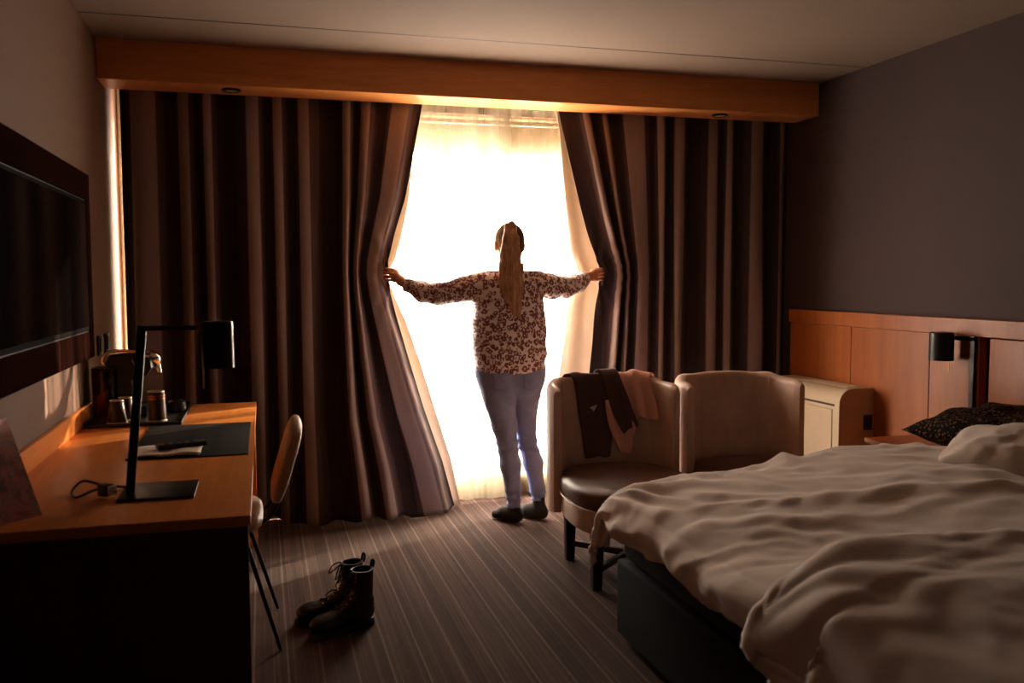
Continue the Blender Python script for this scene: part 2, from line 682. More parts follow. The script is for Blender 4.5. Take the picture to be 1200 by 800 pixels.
# ---- signed distance modelling + surface nets (for bodies, clothes and shoes)
def cap_(P, a, b, ra, rb=None):
    rb = ra if rb is None else rb
    a = np.array(a, np.float32); b = np.array(b, np.float32)
    ab = b - a
    t = np.clip(((P - a) @ ab) / max(float(ab @ ab), 1e-9), 0, 1)
    return np.linalg.norm(P - a - t[..., None] * ab, axis=-1) - (ra + (rb - ra) * t)


def ell_(P, c, r, rot=None):
    q = P - np.array(c, np.float32)
    if rot is not None:
        q = q @ np.array(rot, np.float32)
    q = q / np.array(r, np.float32)
    k0 = np.linalg.norm(q, axis=-1)
    k1 = np.linalg.norm(q / np.array(r, np.float32), axis=-1)
    return k0 * (k0 - 1) / np.maximum(k1, 1e-6)


def smin(a, b, k):
    h = np.maximum(k - np.abs(a - b), 0) / k
    return np.minimum(a, b) - h * h * k * 0.25


def chain(P, pts, k=0.02):
    """pts: [(x, y, z, r), ...]"""
    d = None
    for p, q in zip(pts, pts[1:]):
        e = cap_(P, p[:3], q[:3], p[3], q[3])
        d = e if d is None else smin(d, e, k)
    return d


def sdf_mesh(fn, lo, hi, h):
    lo = np.array(lo, np.float32); hi = np.array(hi, np.float32)
    n = np.ceil((hi - lo) / h).astype(int) + 1
    B = 12
    nb = -(-n // B)
    n = nb * B
    D = np.full(n, 1.0, np.float32)
    ax = [lo[i] + np.arange(n[i]) * h for i in range(3)]
    # coarse pass over blocks
    cx = [lo[i] + (np.arange(nb[i]) * B + (B - 1) / 2) * h for i in range(3)]
    C = np.stack(np.meshgrid(*cx, indexing='ij'), -1).astype(np.float32)
    dc = fn(C.reshape(-1, 3)).reshape(nb)
    rad = B * h * 0.87 * 1.35 + 0.012
    for bi in np.argwhere(np.abs(dc) < rad):
        s = [slice(b * B, (b + 1) * B) for b in bi]
        G = np.stack(np.meshgrid(ax[0][s[0]], ax[1][s[1]], ax[2][s[2]], indexing='ij'), -1).astype(np.float32)
        D[s[0], s[1], s[2]] = fn(G.reshape(-1, 3)).reshape(B, B, B)
    for bi in np.argwhere(dc <= -rad):
        s = [slice(b * B, (b + 1) * B) for b in bi]
        D[s[0], s[1], s[2]] = -1
    ins = D < 0
    c8 = sum(ins[i:n[0] - 1 + i, j:n[1] - 1 + j, k:n[2] - 1 + k].astype(np.int8) for i in (0, 1) for j in (0, 1) for k in (0, 1))
    cells = np.argwhere((c8 > 0) & (c8 < 8))
    idx = np.full(c8.shape, -1, np.int32)
    idx[cells[:, 0], cells[:, 1], cells[:, 2]] = np.arange(len(cells))
    acc = np.zeros((len(cells), 3), np.float32); cnt = np.zeros(len(cells), np.float32)
    offs = [np.array(o) for o in ((0, 0, 0), (1, 0, 0), (0, 1, 0), (1, 1, 0), (0, 0, 1), (1, 0, 1), (0, 1, 1), (1, 1, 1))]
    for a in range(8):
        for b in range(a + 1, 8):
            if np.abs(offs[a] - offs[b]).sum() != 1:
                continue
            ca = cells + offs[a]; cb = cells + offs[b]
            da = D[ca[:, 0], ca[:, 1], ca[:, 2]]; db = D[cb[:, 0], cb[:, 1], cb[:, 2]]
            mk = (da < 0) != (db < 0)
            t = np.where(mk, da / np.where(mk, da - db, 1), 0)[:, None]
            acc += np.where(mk[:, None], offs[a] + t * (offs[b] - offs[a]), 0)
            cnt += mk
    V = lo + (cells + acc / cnt[:, None]) * h
    F = []
    for axis in range(3):
        o1, o2 = [(1, 2), (2, 0), (0, 1)][axis]
        sl0 = [slice(None)] * 3; sl1 = [slice(None)] * 3
        sl0[axis] = slice(0, n[axis] - 1); sl1[axis] = slice(1, n[axis])
        A, Bq = ins[tuple(sl0)], ins[tuple(sl1)]
        e = np.argwhere(A != Bq)
        e = e[(e[:, o1] > 0) & (e[:, o2] > 0) & (e[:, o1] < n[o1] - 1) & (e[:, o2] < n[o2] - 1)]
        flip = A[e[:, 0], e[:, 1], e[:, 2]]
        d1 = np.zeros(3, int); d1[o1] = 1
        d2 = np.zeros(3, int); d2[o2] = 1
        g = lambda q: idx[q[:, 0], q[:, 1], q[:, 2]]
        q = np.stack([g(e - d1 - d2), g(e - d2), g(e), g(e - d1)], -1)
        q[~flip] = q[~flip][:, ::-1]
        F.append(q[(q >= 0).all(1)])
    F = np.concatenate(F)
    me = bpy.data.meshes.new('sdf')
    me.vertices.add(len(V)); me.vertices.foreach_set('co', V.reshape(-1))
    me.loops.add(F.size); me.loops.foreach_set('vertex_index', F.reshape(-1).astype(np.int32))
    me.polygons.add(len(F))
    me.polygons.foreach_set('loop_start', np.arange(0, F.size, 4, dtype=np.int32))
    me.polygons.foreach_set('loop_total', np.full(len(F), 4, np.int32))
    me.update(); me.validate()
    return me


def copy_thing(root, loc, rotz=0.0, label=None):
    r = root.copy(); COL.objects.link(r)
    r.location = loc; r.rotation_euler = (0, 0, rotz)
    if label: r['label'] = label
    for ch in list(root.children):
        c = ch.copy(); COL.objects.link(c); c.parent = r
        for g in list(ch.children):
            d = g.copy(); COL.objects.link(d); d.parent = c
    return r


# ================================================================== ROOM
XL, XR, YB, YF, H = -0.77, 3.33, -2.2, 5.5, 2.575
struct('floor', bx(XL - 0.1, XR + 0.1, YB - 0.1, YF + 0.2, -0.1, 0), M['carpet'])
struct('ceiling', bx(XL - 0.1, XR + 0.1, YB - 0.1, YF + 0.2, H, H + 0.1), M['ceiling'])
struct('trim_2', bx(XL, XR, 4.452, 4.459, H - 0.0015, H + 0.002), M['grille_dark'])     # shadow joint between ceiling boards
struct('wall_left', bx(XL - 0.1, XL, YB - 0.1, YF + 0.2, 0, H), M['wall_beige'])
struct('wall_right', bx(XR, XR + 0.1, YB - 0.1, YF + 0.2, 0, H), M['wall_dark'])
struct('wall_front', bx(XL, XR, YB - 0.1, YB, 0, H), M['wall_rear'])
# wall with the window opening
WX0, WX1, WZ0, WZ1 = -0.66, 3.22, 0.14, 2.40
bm = bmesh.new()
box(bm, XL, WX0, YF, YF + 0.2, 0, H)
box(bm, WX1, XR, YF, YF + 0.2, 0, H)
box(bm, WX0, WX1, YF, YF + 0.2, 0, WZ0)
box(bm, WX0, WX1, YF, YF + 0.2, WZ1, H)
struct('wall_back', bm, M['wall_beige'])

win = bpy.data.objects.new('window_1', None); COL.objects.link(win); win.location = (1.28, 5.58, WZ0)
win['kind'] = 'structure'
bm = bmesh.new()
fw = 0.055
for a in ((WX0, WX1, WZ0, WZ0 + fw), (WX0, WX1, WZ1 - fw, WZ1), (WX0, WX0 + fw, WZ0 + fw, WZ1 - fw), (WX1 - fw, WX1, WZ0 + fw, WZ1 - fw)):
    box(bm, a[0], a[1], 5.56, 5.61, a[2], a[3], 0.004, 1)
obj('window_frame', bm, M['white_plastic'], win)
for x in (0.28, 2.62):
    obj('mullion', bx(x - 0.03, x + 0.03, 5.56, 5.61, WZ0 + fw, WZ1 - fw, 0.004, 1), M['white_plastic'], win)
for a, b in ((WX0 + fw, 0.25), (0.31, 2.59), (2.65, WX1 - fw)):
    obj('window_pane', bx(a, b, 5.583, 5.587, WZ0 + fw, WZ1 - fw), M['glass'], win, smooth=False)
obj('window_sill', bx(WX0, WX1, 5.45, 5.56, WZ0 - 0.03, WZ0, 0.006), M['white_plastic'], win)

# wooden pelmet: deep fascia and a soffit board, downlights set in it
pel = bpy.data.objects.new('trim_1', None); COL.objects.link(pel); pel.location = (1.28, 4.9, 2.38)
pel['kind'] = 'structure'
obj('fascia', bx(XL, XR, 4.90, 4.925, 2.378, H + 0.01, 0.003, 1), M['wood_pelmet'], pel)
obj('soffit', bx(XL, XR, 4.925, 5.16, 2.38, 2.40), M['wood_pelmet'], pel)
obj('curtain_rail', bx(XL + .02, XR - .02, 5.18, 5.34, 2.44, 2.47, 0.004, 1), M['white_plastic'], pel)
for i, x in enumerate((-0.136, 2.72)):
    d = thing('recessed_downlight', ('unlit recessed downlight in the pelmet above the left curtain', 'unlit recessed downlight in the pelmet above the right curtain')[i], 'downlight', (x, 5.02, 2.372), 'downlights set into the wooden pelmet')
    obj('trim_ring', lathe([(0.030, 0.006), (0.030, 0.0), (0.036, -0.005), (0.047, -0.004), (0.050, 0.004), (0.050, 0.006)], 32, (x, 5.02, 2.374)), M['black_metal'], d)
    obj('lens', lathe([(0.0, 0.0), (0.031, 0.0), (0.031, 0.004), (0, 0.004)], 24, (x, 5.02, 2.372)), M['white_plastic'], d)
struct('baseboard_left', bx(XL, XL + 0.014, YB, 2.40, 0, 0.08, 0.003, 1), M['wood_panel'])

# ================================================================== CURTAINS
def curtain_grid(nu, nv, ztop, zbot, xfn, yfn):
    u = np.linspace(0, 1, nu)[:, None]
    z = np.linspace(ztop, zbot, nv)[None, :]
    U = np.broadcast_to(u, (nu, nv)); Z = np.broadcast_to(z, (nu, nv))
    return U, Z, np.stack([xfn(U, Z), yfn(U, Z), Z.copy()], -1)


def folds(u, z, n, seed):
    """pleated-cloth offset: sharp at the heading, looser and drifting below"""
    ph = u * n + 0.22 * np.sin(u * 23 + seed) + 0.06 * np.sin(z * 1.7 + u * 9 + seed)
    s = np.sin(2 * PI * ph)
    s = np.sign(s) * np.abs(s) ** 0.75
    amp = 0.75 + 0.35 * np.sin(u * 17.3 + seed * 2.1)
    return s * amp


CL_EDGE = [(0.0, 1.085), (0.30, 1.01), (0.62, 0.905), (0.9, 0.825), (1.12, 0.765), (1.30, 0.715), (1.40, 0.694), (1.48, 0.700), (1.65, 0.748), (1.855, 0.812), (2.38, 0.913), (2.45, 0.918)]
CR_EDGE = [(0.0, 1.93), (0.45, 1.935), (0.81, 1.948), (1.0, 1.968), (1.25, 1.985), (1.40, 1.994), (1.46, 1.988), (1.60, 1.950), (1.83, 1.887), (2.376, 1.750), (2.45, 1.745)]


def left_xy(U, Z, off=0.0):
    dx = interp(Z, CL_EDGE) - 0.913
    w = np.where(dx < 0, smoothstep(0.66, 1.0, U) ** 1.1, smoothstep(0.50, 1.0, U) ** 1.3)
    x = -0.712 + U * (0.913 + 0.712) + dx * w
    pinch = np.exp(-((Z - 1.41) / 0.16) ** 2) * smoothstep(0.72, 1.0, U)
    A = 0.040 * (1 - 0.70 * pinch) * (0.8 + 0.25 * smoothstep(2.4, 0.3, Z))
    bulge = -0.20 * np.exp(-((U - 0.74) / 0.22) ** 2) * smoothstep(1.25, 0.0, Z)
    hand = -0.05 * pinch
    y = 5.20 + A * folds(U, Z, 9.5, 1.0) + bulge + hand + 0.012 * fbm(np.stack([U * 11, Z * 0.9, Z * 0 + 2], -1), 2)
    # radiating creases from the hand
    r = np.hypot(x - 0.70, Z - 1.41)
    ang = np.arctan2(Z - 1.41, 0.72 - x)
    y = y + 0.010 * np.sin(ang * 15) * np.exp(-(r / 0.28) ** 2)
    return x, y + off


def right_xy(U, Z, off=0.0):
    dx = interp(Z, CR_EDGE) - 1.750
    w = (1 - smoothstep(0.0, 0.55, U)) ** 1.4
    x = 1.750 + U * (3.318 - 1.750) + dx * w
    pinch = np.exp(-((Z - 1.41) / 0.16) ** 2) * (1 - smoothstep(0.0, 0.28, U))
    A = 0.040 * (1 - 0.70 * pinch) * (0.8 + 0.25 * smoothstep(2.4, 0.3, Z))
    y = 5.20 + A * folds(U, Z, 9.2, 2.6) - 0.05 * pinch + 0.012 * fbm(np.stack([U * 11, Z * 0.9, Z * 0 + 6], -1), 2)
    r = np.hypot(x - 1.99, Z - 1.41)
    ang = np.arctan2(Z - 1.41, x - 1.97)
    y = y + 0.010 * np.sin(ang * 15) * np.exp(-(r / 0.28) ** 2)
    return x, y + off


def build_curtain(name, label, fn, nf, seed, xloc, lin_edge, side):
    t = thing(name, label, 'curtain', (xloc, 5.2, 0))
    nu, nv = 420, 90
    U, Z, P = curtain_grid(nu, nv, 2.44, 0.02, lambda u, z: fn(u, z)[0], lambda u, z: fn(u, z)[1])
    # scalloped hem
    hem = (0.012 * np.sin(U * 70) + 0.02 * np.sin(U * 19)) * smoothstep(0.5, 0.0, Z)
    P[..., 2] += np.maximum(hem, -0.012)
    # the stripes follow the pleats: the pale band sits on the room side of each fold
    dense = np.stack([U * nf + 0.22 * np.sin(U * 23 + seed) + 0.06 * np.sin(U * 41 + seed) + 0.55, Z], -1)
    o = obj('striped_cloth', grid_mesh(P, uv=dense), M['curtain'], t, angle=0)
    solidify(o, 0.004, 0.0)
    # lining behind, standing proud of the leading edge
    def lx(u, z):
        x, y = fn(u, z)
        ext = interp(z, lin_edge)
        ww = smoothstep(0.80, 1.0, u) if side > 0 else (1 - smoothstep(0.0, 0.20, u))
        return x + side * ext * ww
    def ly(u, z):
        x, y = fn(u, z)
        ww = smoothstep(0.80, 1.0, u) if side > 0 else (1 - smoothstep(0.0, 0.20, u))
        return 5.278 + (y - 5.2) * 0.30 + 0.010 * np.sin(u * 90 + z * 2) * ww
    U, Z, P = curtain_grid(240, 60, 2.44, 0.006, lx, ly)
    P[..., 2] += (0.01 * np.sin(U * 60)) * smoothstep(0.5, 0.0, Z) * (P[..., 2] > 0.02)
    o = obj('lining', grid_mesh(P), M['lining'], t, angle=0)
    o['label'] = 'cream lining showing past the striped cloth'
    solidify(o, 0.002, 0.0)
    return t


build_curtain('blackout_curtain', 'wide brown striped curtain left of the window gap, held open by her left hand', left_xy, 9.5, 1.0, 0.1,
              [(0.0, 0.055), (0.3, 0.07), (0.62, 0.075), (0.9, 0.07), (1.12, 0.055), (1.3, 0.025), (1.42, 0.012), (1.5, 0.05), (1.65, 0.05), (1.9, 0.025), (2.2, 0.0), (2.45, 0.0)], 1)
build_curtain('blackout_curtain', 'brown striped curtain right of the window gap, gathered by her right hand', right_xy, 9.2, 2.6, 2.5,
              [(0.0, 0.20), (0.5, 0.185), (0.81, 0.17), (1.0, 0.16), (1.2, 0.15), (1.35, 0.12), (1.42, 0.10), (1.55, 0.12), (1.75, 0.085), (2.03, 0.045), (2.3, 0.0), (2.45, 0.0)], -1)


def build_sheer(label, x0, x1, seed, tz=0.02, yc=5.342):
    nu = max(40, int((x1 - x0) * 150)); nv = 60
    U, Z, P = curtain_grid(nu, nv, 2.44, tz, lambda u, z: x0 + u * (x1 - x0) + 0.0 * z,
                           lambda u, z: yc + (0.024 * folds(u, z, (x1 - x0) / 0.125, seed) * (0.7 + 0.3 * smoothstep(2.4, 0, z))))
    o = obj('sheer_curtain', grid_mesh(P), M['sheer'], None, angle=0)
    return tag(o, label, 'sheer curtain', 'white sheer curtains over the window')


build_sheer('sheer white voile curtain hanging behind the left striped curtain and her left arm', -0.74, 1.475, 0.4)
build_sheer('narrow sheer white voile panel behind her head and right arm', 1.395, 1.915, 1.9, yc=5.422)
build_sheer('sheer white voile curtain hanging behind the right striped curtain', 1.832, 3.30, 3.1)

bl = thing('roller_blind', 'rolled-up beige blind at the top of the window behind the sheers', 'blind', (1.28, 5.50, 2.16))
me = grid_mesh(np.array([[[x, 5.485, z] for z in (2.335, 2.25, 2.165)] for x in np.linspace(-0.6, 3.16, 20)]))
obj('blind_fabric', me, M['blind'], bl)
obj('bottom_bar', bx(-0.6, 3.16, 5.478, 5.492, 2.150, 2.168, 0.003, 1), M['cream_plastic'], bl)
obj('blind_tube', tb([(-0.6, 5.485, 2.352), (3.16, 5.485, 2.352)], 0.014, 12), M['cream_plastic'], bl)

# ================================================================== HEADBOARD + RIGHT WALL
hb = thing('wall_headboard', 'long orange wood headboard panelling along the dark right wall', 'headboard', (XR, 3.2, 0))
HX = XR - 0.035
obj('top_rail', bx(XR - 0.05, XR, 0.3, 5.11, 1.10, 1.183, 0.003, 1), M['wood_panel'], hb)
edges_y = [5.11, 4.485, 3.845, 3.535]
for a, b in zip(edges_y, edges_y[1:]):
    obj('wood_panel', bx(HX, XR, b + 0.002, a - 0.002, 0.0, 1.10, 0.002, 1), M['wood_panel'], hb)
obj('upright_post', bx(XR - 0.055, XR, 3.495, 3.533, 0.0, 1.10, 0.003, 1), M['wood_panel'], hb)
obj('recess_shade_panel', bx(XR - 0.010, XR, 3.44, 3.495, 0.0, 1.10), M['wood_dark'], hb)  # dark colour stands in for the deep shadow in the slot
for a, b in ((3.44, 2.62), (2.615, 1.8), (1.795, 0.98), (0.975, 0.3)):
    obj('wood_panel', bx(HX - 0.012, XR, b, a, 0.0, 1.095, 0.004, 2), M['wood_panel'], hb)

# fan coil heater/air conditioner on the wall
ac = thing('fan_coil_unit', 'cream rounded air conditioning unit standing by the wood panelling', 'air conditioner', (3.2, 4.7, 0))
AY0, AY1, AZ = 4.285, 5.04, 0.762
AX0, AX1 = 3.075, XR - 0.036
prof = [(AX1, 0.10), (AX0, 0.10), (AX0, AZ - 0.12)]
for k in range(1, 9):
    a = k / 8 * PI / 2
    prof.append((AX0 + 0.085 - 0.085 * math.cos(a), AZ - 0.085 + 0.085 * math.sin(a)))
prof.append((AX1, AZ))
bm = bmesh.new()
A = [bm.verts.new((x, AY0 + 0.0, z)) for x, z in prof]
B = [bm.verts.new((x, AY1, z)) for x, z in prof]
bm.faces.new(A); bm.faces.new(B[::-1])
for i in range(len(A)):
    j = (i + 1) % len(A)
    bm.faces.new((A[j], A[i], B[i], B[j]))
bmesh.ops.recalc_face_normals(bm, faces=bm.faces)
obj('casing', bm, M['cream_plastic'], ac, angle=30)
# end cap slightly larger
bm = bmesh.new()
prof2 = [(x - 0.004 if x < AX1 else x, z + (0.004 if z > 0.2 else 0)) for x, z in prof]
A = [bm.verts.new((x, AY0 - 0.014, z)) for x, z in prof2]
B = [bm.verts.new((x, AY0 + 0.022, z)) for x, z in prof2]
bm.faces.new(A); bm.faces.new(B[::-1])
for i in range(len(A)):
    j = (i + 1) % len(A)
    bm.faces.new((A[j], A[i], B[i], B[j]))
bmesh.ops.recalc_face_normals(bm, faces=bm.faces)
obj('end_cap', bm, M['cream_plastic'], ac, angle=30)
obj('front_panel', bx(AX0 - 0.006, AX0 + 0.004, AY0 + 0.05, AY1 - 0.05, 0.14, AZ - 0.115, 0.003, 1), M['cream_plastic'], ac)
obj('air_slot', bx(AX0 - 0.001, AX0 + 0.01, AY0 + 0.035, AY1 - 0.03, AZ - 0.098, AZ - 0.086), M['grille_dark'], ac)
for k in range(6):
    x = AX0 + 0.10 + k * 0.019
    obj('louver', bx(x, x + 0.010, AY0 + 0.06, AY1 - 0.06, AZ - 0.001, AZ + 0.004, 0.001, 1), M['cream_plastic'], ac)
obj('end_grip', bx(AX1 - 0.065, AX1 - 0.008, AY0 - 0.017, AY0 - 0.013, 0.53, 0.615, 0.001, 1), M['grille_dark'], ac)
obj('plinth', bx(AX0 + 0.02, AX1, AY0 + 0.02, AY1 - 0.02, 0.0, 0.10), M['grille_dark'], ac)

# reading lamp on the panelling
rl = thing('reading_lamp', 'black wall reading lamp with cylinder shade above the bed pillows', 'lamp', (3.27, 3.56, 0.62))
obj('post', bx(3.256, 3.270, 3.505, 3.535, 0.585, 1.103, 0.002, 1), M['black_metal'], rl)
obj('arm', bx(3.256, 3.270, 3.505, 3.68, 1.078, 1.098, 0.002, 1), M['black_metal'], rl)
sx, sy = 3.20, 3.655
obj('arm_joint', tb([(3.20, sy, 1.088), (3.262, sy, 1.088)], 0.007, 10), M['black_metal'], rl)
sh = obj('lamp_shade', lathe([(0.001, 0.138), (0.052, 0.138), (0.056, 0.134), (0.057, 0.0), (0.054, 0.0), (0.053, 0.128), (0.001, 0.130)], 36, (sx, sy, 0.978)), M['black'], rl)
obj('pull_cord', tb([(sx + 0.03, sy - 0.02, 1.0), (sx + 0.03, sy - 0.02, 0.92)], 0.0025, 6), M['brass'], rl)

# nightstand
ns = thing('nightstand', 'orange wood nightstand between the bed and the air conditioner', 'nightstand', (3.15, 3.6, 0))
obj('top', bx(2.98, XR - 0.05, 3.28, 3.93, 0.535, 0.56, 0.003, 1), M['wood_panel'], ns)
obj('body', bx(3.0, XR - 0.05, 3.30, 3.91, 0.12, 0.535, 0.003, 1), M['wood_panel'], ns)
dr = obj('drawer', bx(2.985, 3.001, 3.32, 3.89, 0.34, 0.52, 0.003, 1), M['wood_panel'], ns)
obj('knob', lathe([(0, 0.02), (0.01, 0.018), (0.012, 0.01), (0.005, 0.0)], 14, (2.985, 3.6, 0.43), Matrix.Rotation(-PI / 2, 4, 'Y')), M['black_metal'], dr)
for yy in (3.33, 3.88):
    for xx in (3.03, 3.24):
        obj('leg', bx(xx - 0.018, xx + 0.018, yy - 0.018, yy + 0.018, 0, 0.12, 0.003, 1), M['wood_dark'], ns)

# ================================================================== DESK
dk = thing('writing_desk', 'long orange wood writing desk along the left wall', 'desk', (-0.4, 3.6, 0))
DZ = 0.75
obj('desk_top', bx(XL + WALL_GAP, -0.043, 2.47, 4.80, DZ - 0.03, DZ, 0.003, 2), M['wood_desk'], dk)
obj('end_panel', bx(XL + 0.002, -0.050, 2.475, 2.505, 0.0, DZ - 0.03, 0.002, 1), M['wood_end_shaded'], dk)['label'] = 'near end panel, its shade put into a dark reddish wood colour'
obj('end_panel', bx(XL + 0.002, -0.050, 4.76, 4.795, 0.0, DZ - 0.03, 0.002, 1), M['wood_desk'], dk)
obj('modesty_panel', bx(XL + 0.02, XL + 0.04, 2.505, 4.76, 0.25, DZ - 0.03), M['wood_desk'], dk)
obj('backsplash', bx(XL + WALL_GAP, XL + 0.02, 2.47, 4.80, DZ, DZ + 0.083, 0.002, 1), M['wood_desk'], dk)

pad = tag(obj('desk_pad', bx(-0.475, -0.062, 3.34, 4.095, DZ + 0.001, DZ + 0.005, 0.0015, 2), M['pad_leather']), 'black leather desk pad on the writing desk', 'desk pad')

bk = thing('open_booklet', 'pale open booklet lying on the black desk pad', 'booklet', (-0.35, 3.45, DZ + 0.005))
for k, (rz, dz) in enumerate(((0.0, 0.0), (0.05, 0.003))):
    m4 = Matrix.Translation((-0.352, 3.45, DZ + 0.006 + dz)) @ Matrix.Rotation(rz, 4, 'Z')
    nx, ny = 14, 8
    P = np.zeros((nx, ny, 3))
    for i in range(nx):
        for j in range(ny):
            u, v_ = i / (nx - 1) - .5, j / (ny - 1) - .5
            P[i, j] = m4 @ Vector((u * 0.245, v_ * 0.20, 0.006 * abs(math.sin(u * 2 * PI)) + 0.004 * (k == 1) * u))
    o = obj('page_spread', grid_mesh(P), M['paper'], bk)
    solidify(o, 0.002, 1.0)
rc = thing('remote_control', 'black remote control lying across the open booklet', 'remote control', (-0.29, 3.5, DZ + 0.018))
R4 = Matrix.Translation((-0.30, 3.475, DZ + 0.0245)) @ Matrix.Rotation(0.35, 4, 'Z')
obj('body', bx(-0.088, 0.088, -0.022, 0.022, -0.008, 0.010, 0.006, 3, R4), M['black'], rc)
for k in range(4):
    for j in range(2):
        obj('button', bx(-0.06 + k * 0.03, -0.045 + k * 0.03, -0.014 + j * 0.016, -0.004 + j * 0.016, 0.0095, 0.012, 0.001, 1, R4), M['grille_dark'], rc)

# desk lamp
dl = thing('desk_lamp', 'black right-angled desk lamp with cylinder shade on the writing desk', 'lamp', (-0.39, 2.82, DZ))
obj('base_plate', bx(-0.412, -0.203, 2.71, 2.925, DZ + 0.001, DZ + 0.009, 0.002, 2), M['black_metal'], dl)
b0, b1 = Vector((-0.387, 2.80, DZ + 0.006)), Vector((-0.341, 2.80, 1.238))
ax = (b1 - b0).normalized()
mp = Matrix.Translation(b0) @ Vector((0, 0, 1)).rotation_difference(ax).to_matrix().to_4x4()
obj('post', bx(-0.013, 0.013, -0.006, 0.006, 0, (b1 - b0).length + 0.01, 0.0025, 2, mp), M['black_metal'], dl)
obj('arm', bx(-0.352, -0.175, 2.794, 2.806, 1.233, 1.247, 0.002, 1), M['black_metal'], dl)
obj('arm_joint', bx(-0.190, -0.172, 2.785, 2.803, 1.228, 1.252, 0.003, 1), M['brass'], dl)
obj('lamp_shade', lathe([(0.001, 0.138), (0.043, 0.138), (0.0455, 0.135), (0.046, 0.0), (0.043, 0.0), (0.0425, 0.128), (0.001, 0.130)], 36, (-0.1325, 2.80, 1.12)), M['black_metal'], dl)
obj('pull_cord', tb([(-0.172, 2.775, 1.245), (-0.1725, 2.772, 1.15), (-0.174, 2.773, 1.06)], 0.0028, 6), M['brass'], dl)
cb = catmull([(-0.40, 2.86, DZ + .012), (-0.47, 2.87, DZ + .02), (-0.53, 2.90, DZ + .03), (-0.555, 2.86, DZ + .008), (-0.53, 2.79, DZ + .006), (-0.49, 2.80, DZ + .02), (-0.462, 2.79, DZ + .028)], 40)
obj('power_cord', tb(cb.tolist(), 0.004, 8), M['black'], dl)
m4 = Matrix.Translation((-0.445, 2.782, DZ + 0.024)) @ Matrix.Rotation(-0.7, 4, 'Z')
pl = obj('plug', bx(-0.026, 0.012, -0.016, 0.016, -0.018, 0.018, 0.007, 2, m4), M['black'], dl)
obj('plug_face', bx(0.012, 0.024, -0.013, 0.013, -0.014, 0.014, 0.004, 2, m4), M['white_plastic'], pl)['label'] = 'white face of the plug'
for s in (-1, 1):
    obj('prong', tb([m4 @ Vector((0.024, s * 0.007, 0)), m4 @ Vector((0.040, s * 0.007, 0))], 0.0022, 8), M['chrome'], pl)

# printed tent card
tc = thing('tent_card', 'folded floral tent card at the near end of the desk', 'card', (-0.68, 2.72, DZ))
A0, A1, top = (-0.615, 2.66), (-0.735, 2.90), 1.0
def card(face):
    bm = bmesh.new()
    n = 8
    rows = []
    for i in range(n + 1):
        t = i / n
        z = DZ + 0.002 + t * 0.255
        l = Vector((-0.735, 2.53, z)).lerp(Vector((-0.70, 2.70, z)), t * 0.9)
        r = Vector((-0.615, 2.66, z)).lerp(Vector((-0.70, 2.72, z)), t * 0.9)
        s = (1 - t) * 0.02 * face + 0.012
        rows.append((bm.verts.new(l + Vector((s, -s * 1.2, 0))), bm.verts.new(r + Vector((s, -s * 1.2, 0)))))
    for a, b in zip(rows, rows[1:]):
        bm.faces.new((a[0], a[1], b[1], b[0]))
    return bm
o = obj('front_leaf', card(1), M['floral'], tc, smooth=False); solidify(o, 0.0012)
o = obj('rear_leaf', card(-1), M['floral'], tc, smooth=False); solidify(o, 0.0012)

# coffee tray and machine
tr = thing('coffee_tray', 'black serving tray holding the coffee machine and cups', 'tray', (-0.55, 4.4, DZ))
bm = bx(-0.745, -0.352, 4.12, 4.75, DZ + 0.001, DZ + 0.008, 0.002, 1)
obj('tray_bed', bm, M['black'], tr)
TZ = DZ + 0.0095
bm = bmesh.new()
box(bm, -0.745, -0.735, 4.12, 4.75, DZ + 0.006, DZ + 0.028, 0.002, 1)
box(bm, -0.362, -0.352, 4.12, 4.75, DZ + 0.006, DZ + 0.016, 0.002, 1)
box(bm, -0.735, -0.362, 4.12, 4.13, DZ + 0.006, DZ + 0.016, 0.002, 1)
box(bm, -0.735, -0.362, 4.74, 4.75, DZ + 0.006, DZ + 0.028, 0.002, 1)
obj('tray_rim', bm, M['black'], tr)

cm = thing('coffee_machine', 'black capsule coffee machine with chrome lever at the end of the desk', 'coffee machine', (-0.6, 4.45, TZ))
prof = [(-0.10, 0.0), (0.12, 0.0), (0.12, 0.035), (0.02, 0.04), (0.0, 0.17), (0.07, 0.19), (0.095, 0.225), (0.09, 0.262), (0.05, 0.284), (-0.02, 0.292), (-0.09, 0.28), (-0.11, 0.24), (-0.105, 0.10)]
def extrude_profile(prof, x0, y0, y1, z0, taper=0.0):
    bm = bmesh.new()
    rows = []
    for t in (0.0, 0.12, 0.5, 0.88, 1.0):
        y = y0 + t * (y1 - y0)
        sc = 1.0 - (0.07 if t in (0.0, 1.0) else 0.0)
        cx = sum(p[0] for p in prof) / len(prof); cz = sum(p[1] for p in prof) / len(prof)
        rows.append([bm.verts.new((x0 + cx + (px - cx) * sc, y, z0 + cz + (pz - cz) * sc)) for px, pz in prof])
    for A, B in zip(rows, rows[1:]):
        for i in range(len(A)):
            j = (i + 1) % len(A)
            bm.faces.new((A[i], A[j], B[j], B[i]))
    bm.faces.new(rows[0][::-1]); bm.faces.new(rows[-1])
    bmesh.ops.recalc_face_normals(bm, faces=bm.faces)
    return bm
obj('body', extrude_profile(prof, -0.585, 4.36, 4.47, TZ), M['black'], cm)
wt = obj('water_tank', lathe([(0.001, 0.0), (0.044, 0.0), (0.05, 0.01), (0.054, 0.20), (0.052, 0.215), (0.049, 0.215), (0.05, 0.20), (0.046, 0.014), (0.001, 0.012)], 28, (-0.695, 4.36, TZ)), M['tank'], cm)
wt['label'] = 'translucent water tank'
obj('tank_lid', lathe([(0.001, 0.02), (0.03, 0.02), (0.053, 0.012), (0.055, 0.0), (0.001, 0.0)], 24, (-0.695, 4.36, TZ + 0.216)), M['black'], wt)
